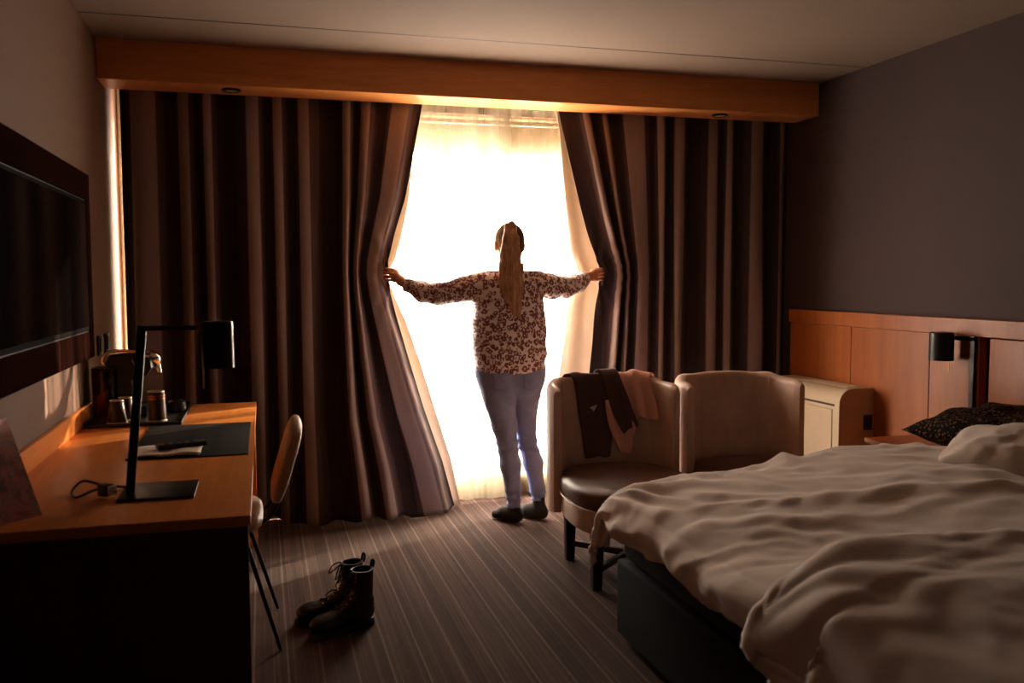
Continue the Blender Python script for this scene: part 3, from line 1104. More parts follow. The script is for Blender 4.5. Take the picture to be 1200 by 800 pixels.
obj('top_plate', bx(-0.69, -0.50, 4.37, 4.46, TZ + 0.292, TZ + 0.299, 0.003, 2), M['chrome'], cm)
obj('lever', tb(catmull([(-0.69, 4.345, TZ + 0.24), (-0.70, 4.34, TZ + 0.27), (-0.66, 4.34, TZ + 0.305), (-0.56, 4.34, TZ + 0.300), (-0.505, 4.34, TZ + 0.275)], 20).tolist(), 0.0055, 8), M['chrome'], cm)
obj('side_trim', tb(catmull([(-0.575, 4.352, TZ + 0.265), (-0.552, 4.35, TZ + 0.20), (-0.548, 4.35, TZ + 0.13), (-0.555, 4.35, TZ + 0.05)], 20).tolist(), 0.0045, 8), M['chrome'], cm)
def sp(P):
    d = ell_(P, (-0.503, 4.415, TZ + 0.262), (0.045, 0.045, 0.035))
    d = smin(d, cap_(P, (-0.48, 4.415, TZ + 0.25), (-0.468, 4.415, TZ + 0.20), 0.016, 0.012), 0.02)
    return d
obj('spout', sdf_mesh(sp, (-0.57, 4.35, TZ + 0.16), (-0.43, 4.48, TZ + 0.32), 0.004), M['chrome'], cm, angle=0)

def cup(name_label, x, y, h, r0, r1, bands=False):
    t = thing('coffee_cup', name_label, 'cup', (x, y, TZ), 'upturned cups on the coffee tray')
    obj('body', lathe([(0.001, h), (r1 - 0.004, h), (r1, h - 0.004), ((r0 + r1) / 2, h / 2), (r0, 0.006), (r0 - 0.003, 0.006), ((r0 + r1) / 2 - 0.003, h / 2), (r1 - 0.004, h - 0.006), (0.001, h - 0.006)], 28, (x, y, TZ)), M['cup'], t)
    obj('rim', lathe([(r0 - 0.003, 0.0), (r0 + 0.0015, 0.0), (r0 + 0.002, 0.004), (r0, 0.0075), (r0 - 0.003, 0.0075)], 28, (x, y, TZ)), M['cup_rim'], t)
    obj('foot_ring', lathe([(r1 - 0.007, h), (r1 - 0.001, h), (r1 - 0.002, h + 0.003), (r1 - 0.006, h + 0.003)], 28, (x, y, TZ)), M['cup_rim'], t)
    if bands:
        for zz in (0.78, 0.87):
            rr = r0 + (r1 - r0) * zz + 0.0008
            obj('gold_band', lathe([(rr, h * zz - 0.003), (rr + 0.0006, h * zz - 0.0028), (rr + 0.0004, h * zz + 0.0028), (rr - 0.0004, h * zz + 0.003)], 28, (x, y, TZ)), M['brass'], t)
cup('dark upturned cup at the tray edge by the coffee machine, in front', -0.622, 4.19, 0.098, 0.041, 0.030)
cup('dark upturned cup half hidden behind another at the coffee machine', -0.598, 4.275, 0.10, 0.041, 0.030)
cup('taller dark upturned cup with two gold bands behind the desk lamp post', -0.463, 4.21, 0.13, 0.043, 0.037, True)
so = thing('desk_socket', 'small black round socket puck at the back of the desk', 'socket', (-0.40, 4.52, TZ))
obj('housing', lathe([(0.001, 0.052), (0.030, 0.050), (0.040, 0.042), (0.044, 0.02), (0.045, 0.0), (0.001, 0.0)], 28, (-0.405, 4.52, TZ)), M['black'], so)
obj('face_plate', lathe([(0.001, 0.003), (0.022, 0.003), (0.024, 0.0), (0.001, 0.0)], 24, (-0.405, 4.52, TZ + 0.052)), M['black_metal'], so)

for k, (y0, y1, lb) in enumerate(((4.65, 4.77, 'black light switch plate on the left wall, nearer the television'), (4.845, 4.965, 'black light switch plate on the left wall, nearer the curtain'))):
    s_ = thing('light_switch', lb, 'switch', (XL, (y0 + y1) / 2, 1.02), 'black switch plates above the coffee machine')
    obj('plate', bx(XL, XL + 0.012, y0, y1, 1.02, 1.115, 0.003, 2), M['black'], s_)
    obj('rocker', bx(XL + 0.012, XL + 0.018, y0 + 0.02, y1 - 0.02, 1.035, 1.10, 0.003, 1), M['black'], s_)

# television
tv = thing('television', 'large black television in a wide dark wood surround on the left wall', 'television', (XL, 3.4, 1.03))
TY0, TY1, T0, T1 = 2.05, 4.33, 1.042, 1.842
bm = bmesh.new()
box(bm, XL + WALL_GAP, XL + 0.045, TY0, TY1, T0, T0 + 0.115, 0.003, 1)
box(bm, XL + WALL_GAP, XL + 0.045, TY0, TY1, T1 - 0.115, T1, 0.003, 1)
box(bm, XL + WALL_GAP, XL + 0.045, TY1 - 0.085, TY1, T0 + 0.115, T1 - 0.115, 0.003, 1)
box(bm, XL + WALL_GAP, XL + 0.045, TY0, TY0 + 0.085, T0 + 0.115, T1 - 0.115, 0.003, 1)
obj('surround', bm, M['wood_frame'], tv)
obj('casing', bx(XL + WALL_GAP, XL + 0.038, TY0 + 0.085, TY1 - 0.085, T0 + 0.115, T1 - 0.115), M['black'], tv)
obj('bezel', bx(XL + 0.038, XL + 0.043, TY0 + 0.09, TY1 - 0.09, T0 + 0.120, T1 - 0.120, 0.002, 1), M['matte_black'], tv)
obj('screen', bx(XL + 0.043, XL + 0.0445, TY0 + 0.11, TY1 - 0.11, T0 + 0.14, T1 - 0.135), M['screen'], tv, smooth=False)

# desk chair
dc = thing('desk_chair', 'tan leather desk chair with thin black legs pushed under the desk', 'chair', (-0.2, 3.58, 0))
def pillow_pad(w, d, t, corner, mat4, n=22):
    """rounded, puffed pad: superellipse outline in local xy, thickness along z"""
    bm = bmesh.new()
    rings = []
    for sgn in (1, -1):
        for k in range(7):
            f = 1 - k / 6 if sgn > 0 else k / 6
            ang = (k / 6 if sgn > 0 else 1 + k / 6) * PI / 2
            # profile: top centre -> edge -> bottom centre
            pass
    prof = [(0.0, 0.5), (0.5, 0.5), (0.80, 0.47), (0.93, 0.36), (0.985, 0.2), (1.0, 0.0), (0.985, -0.2), (0.93, -0.36), (0.80, -0.47), (0.5, -0.5), (0.0, -0.5)]
    N = 40
    for r, z in prof:
        if r == 0:
            rings.append([bm.verts.new(mat4 @ Vector((0, 0, z * t)))])
        else:
            ring = []
            for k in range(N):
                a = 2 * PI * k / N
                c, s = math.cos(a), math.sin(a)
                x = math.copysign(abs(c) ** (2 / corner), c) * w / 2 * r
                y = math.copysign(abs(s) ** (2 / corner), s) * d / 2 * r
                ring.append(bm.verts.new(mat4 @ Vector((x, y, z * t))))
            rings.append(ring)
    for A, B in zip(rings, rings[1:]):
        for k in range(N):
            k2 = (k + 1) % N
            if len(A) == 1:
                bm.faces.new((A[0], B[k], B[k2]))
            elif len(B) == 1:
                bm.faces.new((A[k2], A[k], B[0]))
            else:
                bm.faces.new((A[k], B[k], B[k2], A[k2]))
    bmesh.ops.recalc_face_normals(bm, faces=bm.faces)
    return bm
obj('seat', pillow_pad(0.44, 0.44, 0.075, 5, Matrix.Translation((-0.235, 3.585, 0.475))), M['seat_pale'], dc)
tilt = Matrix.Translation((0.075, 3.585, 0.685)) @ Matrix.Rotation(math.radians(17), 4, 'Y') @ Matrix.Rotation(PI / 2, 4, 'Y')
obj('backrest', pillow_pad(0.325, 0.40, 0.05, 4, tilt), M['seat_pale'], dc)
for s in (-1, 1):
    obj('back_bracket', tb(catmull([(-0.10, 3.585 + s * 0.10, 0.445), (-0.03, 3.585 + s * 0.10, 0.455), (0.025, 3.585 + s * 0.10, 0.50), (0.077, 3.585 + s * 0.10, 0.62)], 16).tolist(), 0.007, 8), M['black_metal'], dc)
    for zz in (0.60, 0.72):
        p = Vector((0.075 + (zz - 0.685) * 0.30 + 0.026, 3.585 + s * 0.10, zz))
        obj('bolt', tb([p, p + Vector((0.008, 0, -0.002))], 0.006, 10), M['chrome'], dc)
for (x0, y0, x1, y1) in ((-0.09, 3.44, 0.037, 3.365), (-0.09, 3.73, 0.033, 3.815), (-0.38, 3.44, -0.46, 3.365), (-0.38, 3.73, -0.46, 3.815)):
    obj('leg', tb([(x0, y0, 0.44), (x1, y1, 0.004)], [0.010, 0.007], 10), M['black_metal'], dc)

# ================================================================== BED
bed = thing('double_bed', 'wide bed with a black upholstered box base beneath white duvets', 'bed', (2.3, 2.15, 0))
BX0, BX1, BY0, BY1 = 1.283, XR - 0.06, 1.15, 3.13
obj('box_base', bx(BX0, BX1, BY0, BY1, 0.03, 0.315, 0.012, 3), M['black_fabric'], bed)
obj('mattress', bx(BX0 + 0.012, BX1, BY0 + 0.01, BY1 - 0.01, 0.318, 0.565, 0.05, 4), M['black_fabric'], bed)
obj('fitted_sheet', bx(BX0 + 0.07, BX1, BY0 + 0.06, BY1 - 0.06, 0.50, 0.575, 0.03, 4), M['bed_linen'], bed)
for xx in (1.40, 3.15):
    for yy in (1.28, 3.0):
        obj('foot', tb([(xx, yy, 0.0), (xx, yy, 0.035)], 0.03, 14), M['black'], bed)


# settled cloth shapes of the two duvets: x, y, z in two-millimetre units, each row coded as steps from the row before
FAR_CLOTH = [
    [576, 585, 591, 588, 590, 594, 598, 605, 610, 615, 618, 618, 618, 617, 612, 609, 609, 607, 609, 612, 616, 616, 603, 594, 596, 597, 595, 592, 591, 599, 605, 610, 606, 593, 588, 592, 594, 588, 794, 816, 838, 862, 885, 909, 932, 955, 978, 1001, 1025, 1049, 1073, 1098, 1121, 1145, 1169, 1192, 1216, 1251, 1275, 1299, 1318, 1340, 1364, 1388, 1411, 1435, 1460, 1481, 1504, 1527, 1547, 1564, 1563, 1558, 1556, 1562, 157, 158, 158, 158, 158, 158, 159, 159, 160, 161, 161, 160, 161, 162, 161, 161, 161, 161, 163, 167, 172, 174, 172, 171, 171, 171, 171, 171, 172, 177, 180, 181, 191, 200, 198, 182, 163, 143],
    [5, 1, -1, 2, 0, -2, -1, -2, -3, -6, -10, -13, -16, -13, -7, -6, -10, -11, -13, -13, -12, -10, -4, -1, -4, -7, -8, -8, -8, -12, -13, -14, -10, 2, 4, 3, -1, 2, -2, -1, 0, 0, 0, 0, 0, 0, 0, 1, 0, 0, 0, -1, 0, 0, -1, 0, -1, 0, -1, -2, 0, 0, 0, -1, 0, 0, -1, 1, 1, -1, -2, -7, 0, 4, 5, 4, 22, 21, 22, 22, 22, 22, 22, 22, 22, 21, 20, 19, 17, 18, 21, 21, 20, 19, 19, 19, 19, 20, 22, 22, 21, 21, 21, 20, 20, 18, 18, 16, 0, -10, -2, 15, 21, 21],
    [5, 3, 2, 3, 4, 1, -1, -2, -5, -7, -9, -8, -7, -9, -8, -5, -6, -6, -7, -6, -7, -7, -3, -3, -8, -10, -10, -9, -4, -5, -8, -9, -5, -5, 2, 9, 9, -5, -1, -1, 0, -1, 0, 0, 0, 0, 0, 0, 1, 0, 0, 0, 0, -1, 0, -1, -1, -2, -2, -2, 0, 1, -1, 0, -1, -1, -1, -1, -1, -4, -5, -1, 5, 8, 5, -6, 21, 22, 21, 21, 22, 22, 22, 22, 21, 21, 21, 22, 23, 21, 21, 22, 23, 24, 23, 23, 21, 21, 22, 23, 23, 23, 22, 23, 22, 21, 19, 14, 14, 7, -11, -11, 9, 22],
    [6, 5, 2, 2, 2, 2, 0, -4, -5, -6, -5, -4, -3, -4, -3, -3, -2, -2, 0, -4, -3, -3, -1, 1, -1, -2, 0, 3, 7, 6, 0, -3, -3, -4, -2, -6, 4, 21, -1, 0, -1, 0, 0, -1, -1, 0, 1, 0, 0, 0, 0, 0, -1, 0, -1, 0, 0, -1, -1, -1, 0, 0, 1, 0, 1, 0, -2, -3, -6, -3, -3, -4, -4, -1, 2, 16, 22, 21, 21, 22, 22, 22, 22, 22, 22, 22, 22, 24, 24, 24, 22, 22, 23, 25, 24, 24, 23, 22, 22, 22, 24, 23, 24, 24, 22, 20, 19, 19, 19, 16, 16, 5, -12, 15],
    [3, 1, 0, -2, -3, 1, 0, -1, -1, -1, -1, -3, -4, 1, 1, 0, 0, 1, 4, 2, 1, 1, 2, 3, 6, 9, 9, 11, 9, 3, 0, 0, 1, 9, 5, 3, -4, 0, 0, -1, 0, -1, -1, 0, 0, 0, -1, 0, 0, 0, 0, -1, 0, -1, -1, -1, -1, -1, -1, 0, 0, 0, 0, 1, 0, -1, -2, -2, 0, 2, 4, 4, 5, -1, -1, -6, 21, 22, 23, 22, 22, 22, 22, 22, 22, 22, 23, 23, 23, 23, 23, 24, 25, 24, 25, 24, 22, 21, 21, 21, 22, 22, 23, 21, 20, 21, 21, 22, 19, 18, 17, 18, 15, -20],
    [5, 5, 4, 4, 5, 4, 6, 6, 6, 6, 7, 8, 11, 10, 7, 7, 10, 12, 9, 10, 8, 7, 7, 9, 13, 14, 12, 12, 6, 8, 12, 13, 11, 6, 6, 0, -6, 5, -1, -1, -1, 0, 0, -1, 0, 0, 0, 0, 0, 0, -1, -1, -1, -1, 0, -1, -1, -1, 0, 0, -1, 0, 1, 0, -2, -2, 0, 1, 2, 2, 3, 6, 5, 3, 1, 3, 21, 21, 21, 23, 22, 21, 20, 20, 21, 21, 22, 23, 23, 22, 23, 22, 22, 22, 22, 21, 21, 20, 19, 20, 19, 20, 20, 19, 22, 21, 20, 19, 17, 17, 13, 8, 13, 20],
    [11, 12, 13, 14, 14, 14, 12, 13, 13, 14, 15, 16, 16, 14, 15, 15, 16, 17, 16, 16, 15, 14, 14, 14, 15, 15, 16, 14, 14, 16, 18, 19, 16, 16, 14, 13, 10, -3, -1, 0, 0, -1, -1, 0, 0, -1, 0, 0, -1, 0, -1, 0, -1, 0, -1, 0, 0, 0, 0, 0, 0, 0, -1, -1, 0, 0, 1, 1, 2, 2, 2, 3, 4, 7, 7, 6, 18, 17, 17, 17, 16, 17, 17, 17, 17, 17, 17, 18, 17, 18, 17, 17, 16, 16, 16, 17, 15, 16, 16, 17, 16, 16, 17, 18, 17, 16, 15, 13, 15, 13, 12, 9, 10, 1],
    [18, 18, 19, 19, 19, 18, 19, 18, 19, 19, 19, 20, 20, 20, 19, 20, 20, 20, 20, 19, 19, 19, 19, 19, 19, 19, 20, 19, 19, 19, 21, 19, 20, 19, 19, 19, 19, 7, 0, -1, -1, 0, -1, -1, -1, 0, 0, -1, 0, -1, 0, -1, 0, -1, 0, -1, 0, 0, 0, 0, 0, -1, -1, -1, 0, 1, 0, 1, 1, 1, 2, 2, 1, 8, 5, -1, 12, 12, 11, 11, 11, 11, 11, 11, 11, 11, 12, 10, 11, 11, 11, 11, 10, 11, 10, 12, 11, 10, 11, 12, 10, 11, 9, 11, 12, 12, 10, 10, 9, 9, 8, 8, 7, 5],
    [21, 21, 21, 22, 21, 21, 20, 21, 21, 22, 22, 22, 22, 21, 22, 21, 22, 20, 21, 21, 21, 21, 21, 21, 21, 21, 22, 21, 21, 22, 21, 22, 21, 20, 20, 20, 22, 26, -1, 0, 0, -1, 0, 0, -1, -1, -1, 0, -1, -1, -1, 0, -1, 0, 0, 0, 0, 0, 0, 0, 0, -1, -1, -1, -1, 0, 0, 0, 0, 0, 1, 2, 3, 2, 0, 2, 7, 7, 8, 6, 7, 7, 7, 7, 6, 7, 7, 6, 6, 6, 6, 6, 6, 7, 7, 7, 5, 6, 8, 5, 5, 5, 6, 7, 6, 5, 6, 6, 6, 7, 6, 6, 1, -4],
    [22, 21, 22, 21, 22, 22, 22, 22, 22, 21, 21, 22, 22, 22, 22, 22, 21, 22, 21, 22, 22, 22, 21, 22, 21, 22, 21, 22, 22, 22, 22, 22, 22, 22, 21, 22, 23, 23, 0, -1, -1, 0, -1, -1, 0, 0, -1, -1, -1, -1, 0, 0, 0, 0, -1, -1, -1, -1, 0, -1, 0, -1, 0, 0, 0, -1, 0, 0, 0, 0, 0, 1, 3, -1, 1, 0, 4, 4, 4, 4, 4, 4, 4, 4, 4, 4, 5, 3, 3, 3, 4, 3, 6, 4, 5, 2, 4, 4, 6, 2, 4, 3, 5, 3, 3, 4, 3, 3, 4, 3, 4, 4, -2, -1],
    [21, 22, 22, 22, 22, 22, 22, 22, 22, 22, 22, 22, 22, 22, 22, 22, 21, 22, 22, 22, 21, 21, 22, 22, 22, 21, 22, 22, 22, 22, 22, 22, 22, 22, 22, 21, 22, 24, -1, 0, -1, -1, 0, 0, -1, -1, 0, 0, -1, 0, 0, -1, 0, 0, -1, 0, -1, 1, 0, 0, -1, 0, -1, 0, -1, 0, 0, 0, 0, 0, 1, -1, 1, -2, 1, 0, 3, 3, 2, 2, 2, 2, 3, 3, 3, 4, 3, 2, 3, 3, 2, 4, 4, 2, 5, 1, 4, 4, 3, 2, 2, 5, 2, 1, 3, 3, 3, 4, 4, 1, 4, 2, -2, -2],
    [22, 22, 22, 22, 22, 22, 22, 22, 22, 22, 22, 22, 22, 22, 21, 21, 22, 22, 21, 22, 22, 22, 22, 22, 22, 22, 22, 22, 22, 22, 22, 21, 22, 22, 22, 22, 23, 23, -1, -1, 0, 0, -1, -1, 0, -1, -1, -1, 0, 0, 0, 0, 0, -1, 0, -1, 0, 0, -1, 0, -1, 0, 0, -1, 0, -1, -1, -1, -1, 0, -1, -1, -1, -2, 1, -1, 3, 3, 3, 3, 3, 3, 2, 2, 2, 3, 3, 2, 2, 2, 3, 4, 3, 2, 5, 1, 2, 3, 2, 2, 4, 3, 0, 2, 2, 2, 2, 3, 1, 1, 2, 0, -1, -2],
    [22, 22, 22, 22, 22, 22, 22, 22, 22, 22, 22, 22, 21, 22, 22, 22, 22, 22, 22, 22, 22, 21, 21, 22, 22, 22, 22, 22, 22, 22, 22, 22, 22, 22, 22, 22, 23, 24, -1, -1, -1, -1, 0, -1, -1, 0, -1, -1, -1, -1, -1, 0, -1, -1, -1, 0, 0, 0, 0, -1, -1, -1, -1, -1, -1, 0, 0, 0, 0, 0, -2, 0, -1, -2, 0, -1, 1, 1, 1, 1, 1, 1, 1, 1, 2, 3, 0, 2, 1, 2, 2, 3, -1, 3, 1, 1, 1, 4, 0, 2, 5, 0, 1, 2, 1, 1, 2, 1, -1, 2, 1, 0, -1, -1],
    [23, 22, 22, 22, 22, 21, 22, 22, 21, 22, 22, 22, 22, 22, 22, 21, 22, 21, 22, 22, 22, 22, 22, 21, 21, 22, 22, 22, 22, 22, 22, 22, 21, 22, 22, 23, 22, 23, 0, -1, -1, -1, -1, 0, -1, -1, 0, -1, 0, 0, 0, -1, -1, 0, 0, 0, 0, -1, -1, -2, -1, -1, -1, -1, 0, 0, -1, -1, 0, -1, -1, 1, -2, -1, 1, -1, 2, 2, 2, 2, 2, 2, 2, 2, 2, 1, 0, 1, 1, 1, 4, 0, 0, 4, -2, 2, 2, 4, -1, 5, 0, 0, 1, 1, 2, 2, 1, 0, 0, 3, 1, -1, 0, 0],
    [22, 22, 22, 22, 22, 22, 22, 22, 22, 22, 22, 22, 22, 22, 22, 23, 22, 22, 22, 22, 21, 21, 22, 21, 22, 22, 22, 22, 22, 21, 22, 22, 22, 22, 22, 22, 23, 24, -1, 0, 0, 0, -1, -1, 0, -1, -1, 0, 0, -1, -1, -1, 0, 0, 0, 0, -1, 0, 0, -1, -2, -1, -1, 0, 0, -1, 0, 0, -1, 0, 1, 0, -3, 0, 0, 0, 1, 1, 1, 1, 1, 1, 1, 1, 1, 1, 0, 1, 2, 3, 1, -1, 4, 1, -1, 0, 4, 1, 1, 1, -2, 0, 2, 2, 1, 1, 2, 2, 3, 3, 1, 1, 0, 0],
    [21, 22, 22, 22, 22, 22, 22, 22, 22, 22, 22, 22, 22, 21, 22, 22, 22, 22, 22, 22, 22, 22, 21, 22, 22, 22, 22, 22, 22, 22, 22, 22, 22, 21, 22, 23, 23, 23, 0, -1, -1, -1, 0, -1, -1, 0, 0, 0, -1, 0, -1, 0, 0, 0, 0, 0, 0, 0, -1, -1, -1, -1, 0, -1, -1, 0, 0, 0, 0, -1, 0, 0, -2, 0, -1, 0, 2, 2, 2, 2, 2, 2, 2, 2, 2, 0, 2, 2, 2, 1, -1, 3, 4, -1, 0, 2, 5, -1, 2, -1, 0, 2, 2, 1, 2, 2, 2, 2, 4, 3, 0, 0, 1, 1],
    [22, 22, 22, 22, 22, 22, 22, 22, 22, 22, 22, 22, 22, 22, 22, 22, 22, 22, 22, 21, 21, 22, 22, 22, 22, 22, 22, 22, 22, 22, 22, 22, 22, 23, 23, 22, 23, 23, -1, 0, -1, -1, -1, 0, -1, -1, 0, -1, 0, -1, 0, 0, -1, -1, 0, -1, 0, -1, -2, -2, -1, -1, -1, 0, 0, 0, 0, 0, 0, 0, 1, -2, -2, 0, -1, 0, 2, 2, 2, 2, 2, 2, 2, 2, 2, 1, 1, 2, 1, 1, 2, 3, 0, 0, 1, 5, 3, -1, 0, 0, 2, 2, 1, 2, 2, 2, 1, 2, 3, 0, 1, 1, 1, 2],
    [22, 22, 22, 22, 22, 22, 22, 21, 22, 22, 22, 22, 22, 22, 22, 22, 22, 22, 22, 21, 21, 21, 22, 22, 21, 22, 22, 22, 22, 22, 21, 22, 22, 22, 22, 23, 23, 23, 0, -1, 0, 0, -1, -1, 0, 0, -1, 0, -1, 0, -1, -1, 0, 0, -1, 0, 0, -1, -1, -1, 0, 0, 0, 0, 0, 0, 0, 0, 0, 0, 0, -2, -1, 1, 0, 0, 1, 1, 1, 1, 2, 1, 2, 2, 1, 2, 2, 2, 2, 2, 1, 0, 0, 1, 3, 7, 1, 0, 1, 1, 2, 2, 2, 2, 1, 2, 2, 2, 2, 0, 0, 1, 2, 1],
    [22, 22, 22, 22, 22, 22, 22, 22, 22, 21, 22, 21, 22, 22, 21, 22, 22, 22, 22, 21, 22, 22, 21, 21, 22, 21, 22, 22, 22, 22, 22, 22, 22, 22, 22, 22, 23, 23, -1, 0, -1, -1, 0, 0, -1, -1, -1, -1, 0, -1, 0, 0, -1, -1, 0, 0, -1, -2, -2, 0, 0, 0, 0, 0, 0, 0, -1, -1, 0, 1, -1, -2, 0, 1, 0, 0, 2, 2, 2, 2, 1, 2, 2, 2, 2, 1, 2, 2, 2, 2, 2, 1, 0, 2, 4, 5, -1, 1, 2, 2, 2, 2, 2, 2, 3, 2, 2, 3, 2, 1, 2, 2, 1, 2],
    [23, 22, 22, 22, 22, 22, 22, 22, 22, 22, 22, 22, 21, 22, 22, 21, 22, 22, 21, 21, 22, 22, 22, 22, 21, 22, 21, 21, 21, 21, 22, 21, 22, 22, 22, 23, 22, 23, -1, -1, 0, 0, 0, -1, 0, 0, 0, 0, -1, 0, 0, -1, 0, 0, 0, 0, 0, -1, -1, 0, 0, 0, 0, 0, 0, -1, 0, 0, -1, -1, 0, 0, 0, 1, 0, 0, 2, 2, 3, 3, 3, 3, 2, 2, 2, 2, 2, 2, 2, 2, 2, 3, 3, 3, 6, 2, -1, 2, 2, 3, 3, 2, 2, 3, 3, 2, 2, 3, 2, 3, 3, 3, 3, 2],
    [22, 22, 22, 22, 22, 22, 22, 22, 21, 22, 21, 21, 22, 21, 21, 22, 22, 21, 20, 22, 21, 21, 21, 21, 22, 21, 22, 22, 21, 22, 21, 22, 21, 22, 22, 22, 22, 22, 0, 0, 0, -1, -1, 0, 0, -1, -1, -1, 0, -1, -1, 0, -1, -1, 0, 0, -1, -1, 0, 0, 0, -1, -1, -1, -1, 0, 0, 0, 0, 0, -1, 0, 1, 0, 0, 1, 3, 3, 3, 3, 2, 2, 3, 3, 3, 3, 3, 2, 3, 3, 4, 4, 3, 3, 7, 0, 1, 3, 3, 3, 3, 3, 4, 4, 4, 3, 4, 3, 3, 3, 4, 3, 3, 3],
    [21, 22, 21, 22, 21, 22, 21, 22, 22, 21, 22, 22, 21, 22, 22, 21, 21, 22, 21, 22, 22, 22, 22, 21, 21, 22, 21, 21, 22, 22, 22, 21, 22, 22, 22, 22, 23, 22, 0, -1, -1, 0, 0, 0, -1, 0, 0, 0, -1, 0, 0, -1, 0, -1, -1, 0, -1, -1, 0, 0, -1, 0, 0, 0, 0, 0, -1, -1, 0, 0, -1, -1, -1, -1, 0, 1, 4, 4, 3, 3, 4, 4, 4, 3, 3, 4, 4, 4, 4, 3, 3, 4, 3, 5, 6, -1, 3, 3, 4, 4, 3, 3, 3, 4, 2, 4, 4, 4, 3, 3, 3, 4, 4, 4],
    [22, 21, 22, 21, 22, 21, 22, 21, 22, 22, 21, 22, 22, 21, 22, 21, 21, 21, 21, 21, 22, 22, 21, 22, 22, 22, 22, 22, 22, 21, 22, 22, 22, 22, 22, 22, 22, 22, -1, 0, 0, 0, 0, 0, 0, 0, 0, -1, 0, 0, -1, 0, -1, 0, 0, -1, -1, -1, -1, -1, 0, 0, -1, -1, -1, -1, 0, 0, -1, -1, -1, -1, 0, 0, 0, 1, 4, 5, 4, 5, 4, 5, 5, 5, 5, 4, 4, 5, 4, 5, 5, 5, 6, 5, 4, 1, 4, 5, 5, 5, 4, 4, 5, 4, 4, 4, 4, 4, 3, 3, 4, 4, 4, 4],
    [32, 33, 33, 34, 33, 33, 33, 33, 32, 33, 33, 33, 33, 33, 32, 33, 33, 32, 34, 34, 33, 32, 33, 33, 33, 32, 32, 33, 33, 33, 32, 33, 33, 32, 33, 33, 33, 34, -1, -1, 0, 0, 0, -1, -1, -1, -1, 0, -1, -1, -1, -1, 0, -1, -2, -3, -1, -1, 0, 0, -1, -1, -1, -1, -1, -1, -1, -1, -1, -1, -1, -1, -1, -1, 0, 0, 6, 5, 7, 7, 7, 8, 5, 6, 6, 6, 6, 6, 6, 6, 5, 6, 6, 9, 4, 5, 6, 6, 6, 4, 6, 7, 6, 4, 6, 6, 6, 5, 5, 5, 5, 5, 5, 4],
    [22, 22, 22, 22, 22, 22, 22, 22, 23, 22, 22, 22, 22, 22, 22, 22, 21, 22, 22, 22, 22, 22, 22, 22, 22, 22, 22, 22, 22, 22, 22, 22, 22, 22, 22, 22, 22, 22, -1, 0, 0, 0, -1, -1, 0, 0, 0, -1, 0, -1, 0, 0, -1, 0, -1, -1, -2, 0, -1, -1, -1, -1, 0, -1, -1, -1, -1, -1, -1, -1, 0, 0, 0, 0, 0, 1, 3, 3, 4, 4, 5, 2, 2, 2, 3, 3, 4, 2, 3, 2, 3, 2, 6, 5, 0, 3, 4, 4, 2, 3, 3, 3, 2, 3, 2, 3, 3, 3, 3, 2, 2, 2, 2, 3],
    [22, 22, 22, 22, 22, 23, 22, 23, 22, 22, 22, 22, 22, 22, 22, 22, 22, 22, 22, 22, 21, 22, 22, 22, 22, 22, 22, 22, 22, 22, 22, 22, 22, 22, 22, 22, 22, 22, 0, 0, -1, -1, -1, 0, 0, 0, 0, 0, -1, 0, 0, -1, 0, -1, -2, -1, -1, -1, 0, -1, 0, -1, -1, -1, -1, -1, -1, -1, 0, -1, -1, 0, 0, -1, -1, 0, 2, 3, 2, 2, 1, 1, 2, 2, 2, 3, 2, 2, 2, 2, 2, 1, 5, 4, -1, 3, 3, 1, 2, 3, 3, 2, 2, 2, 2, 2, 2, 2, 2, 3, 2, 2, 2, 1],
    [22, 22, 22, 22, 23, 22, 23, 22, 22, 22, 22, 22, 22, 22, 22, 22, 22, 21, 22, 22, 22, 22, 22, 22, 22, 23, 23, 22, 22, 22, 23, 22, 22, 22, 22, 22, 23, 23, 0, -1, -1, -1, 0, 0, 0, 0, -1, 0, 0, 0, -1, 0, 0, 0, -1, -1, -2, -1, -1, -1, -1, 0, -1, 0, -1, -1, -1, 0, -1, 0, 0, -1, -1, -1, 0, 0, 2, 2, 2, 1, 0, 1, 2, 2, 2, 4, 1, 2, 1, 2, 1, 1, 3, 1, -1, 3, 0, 1, 1, 2, 2, 1, 1, 1, 2, 1, 2, 2, 2, 2, 2, 2, 1, 2],
    [22, 22, 22, 22, 22, 22, 22, 22, 22, 22, 23, 22, 22, 22, 23, 23, 22, 22, 22, 22, 22, 22, 23, 22, 23, 22, 22, 22, 22, 22, 22, 22, 22, 22, 22, 22, 22, 22, -1, 0, 0, 0, 0, 0, 0, 0, 0, 0, 0, -1, 0, 0, 0, 0, -1, -2, -1, 0, -1, 0, 0, -1, -1, -1, 0, 0, -1, -1, -1, -1, -1, 0, 0, 0, 0, 0, 1, 2, 1, 0, 1, 1, 1, 1, 2, 0, 1, 1, 1, 1, 1, 2, 3, -1, 0, -1, 2, 2, 2, 2, 0, 1, 1, 1, 1, 2, 2, 1, 2, 1, 1, 1, 1, 1],
    [22, 23, 22, 22, 22, 22, 22, 22, 22, 23, 22, 22, 22, 22, 22, 22, 22, 22, 22, 22, 22, 23, 22, 23, 22, 22, 22, 22, 22, 23, 22, 22, 22, 22, 22, 23, 22, 23, 0, -1, -1, -1, 0, 0, -1, -1, 0, -1, 0, 0, 0, 0, -1, -1, -1, -2, -1, -1, 0, -1, -1, -1, 0, -1, -1, -1, 0, -1, 0, -1, 0, -1, 0, 0, -1, 0, 1, 0, 0, 0, 1, 1, 1, 1, 2, 0, 0, 0, 1, 0, 1, 2, 2, -2, 0, 1, 2, 0, 1, 1, 0, 0, 2, 1, 0, 1, 1, 1, 1, 1, 1, 1, 1, 1],
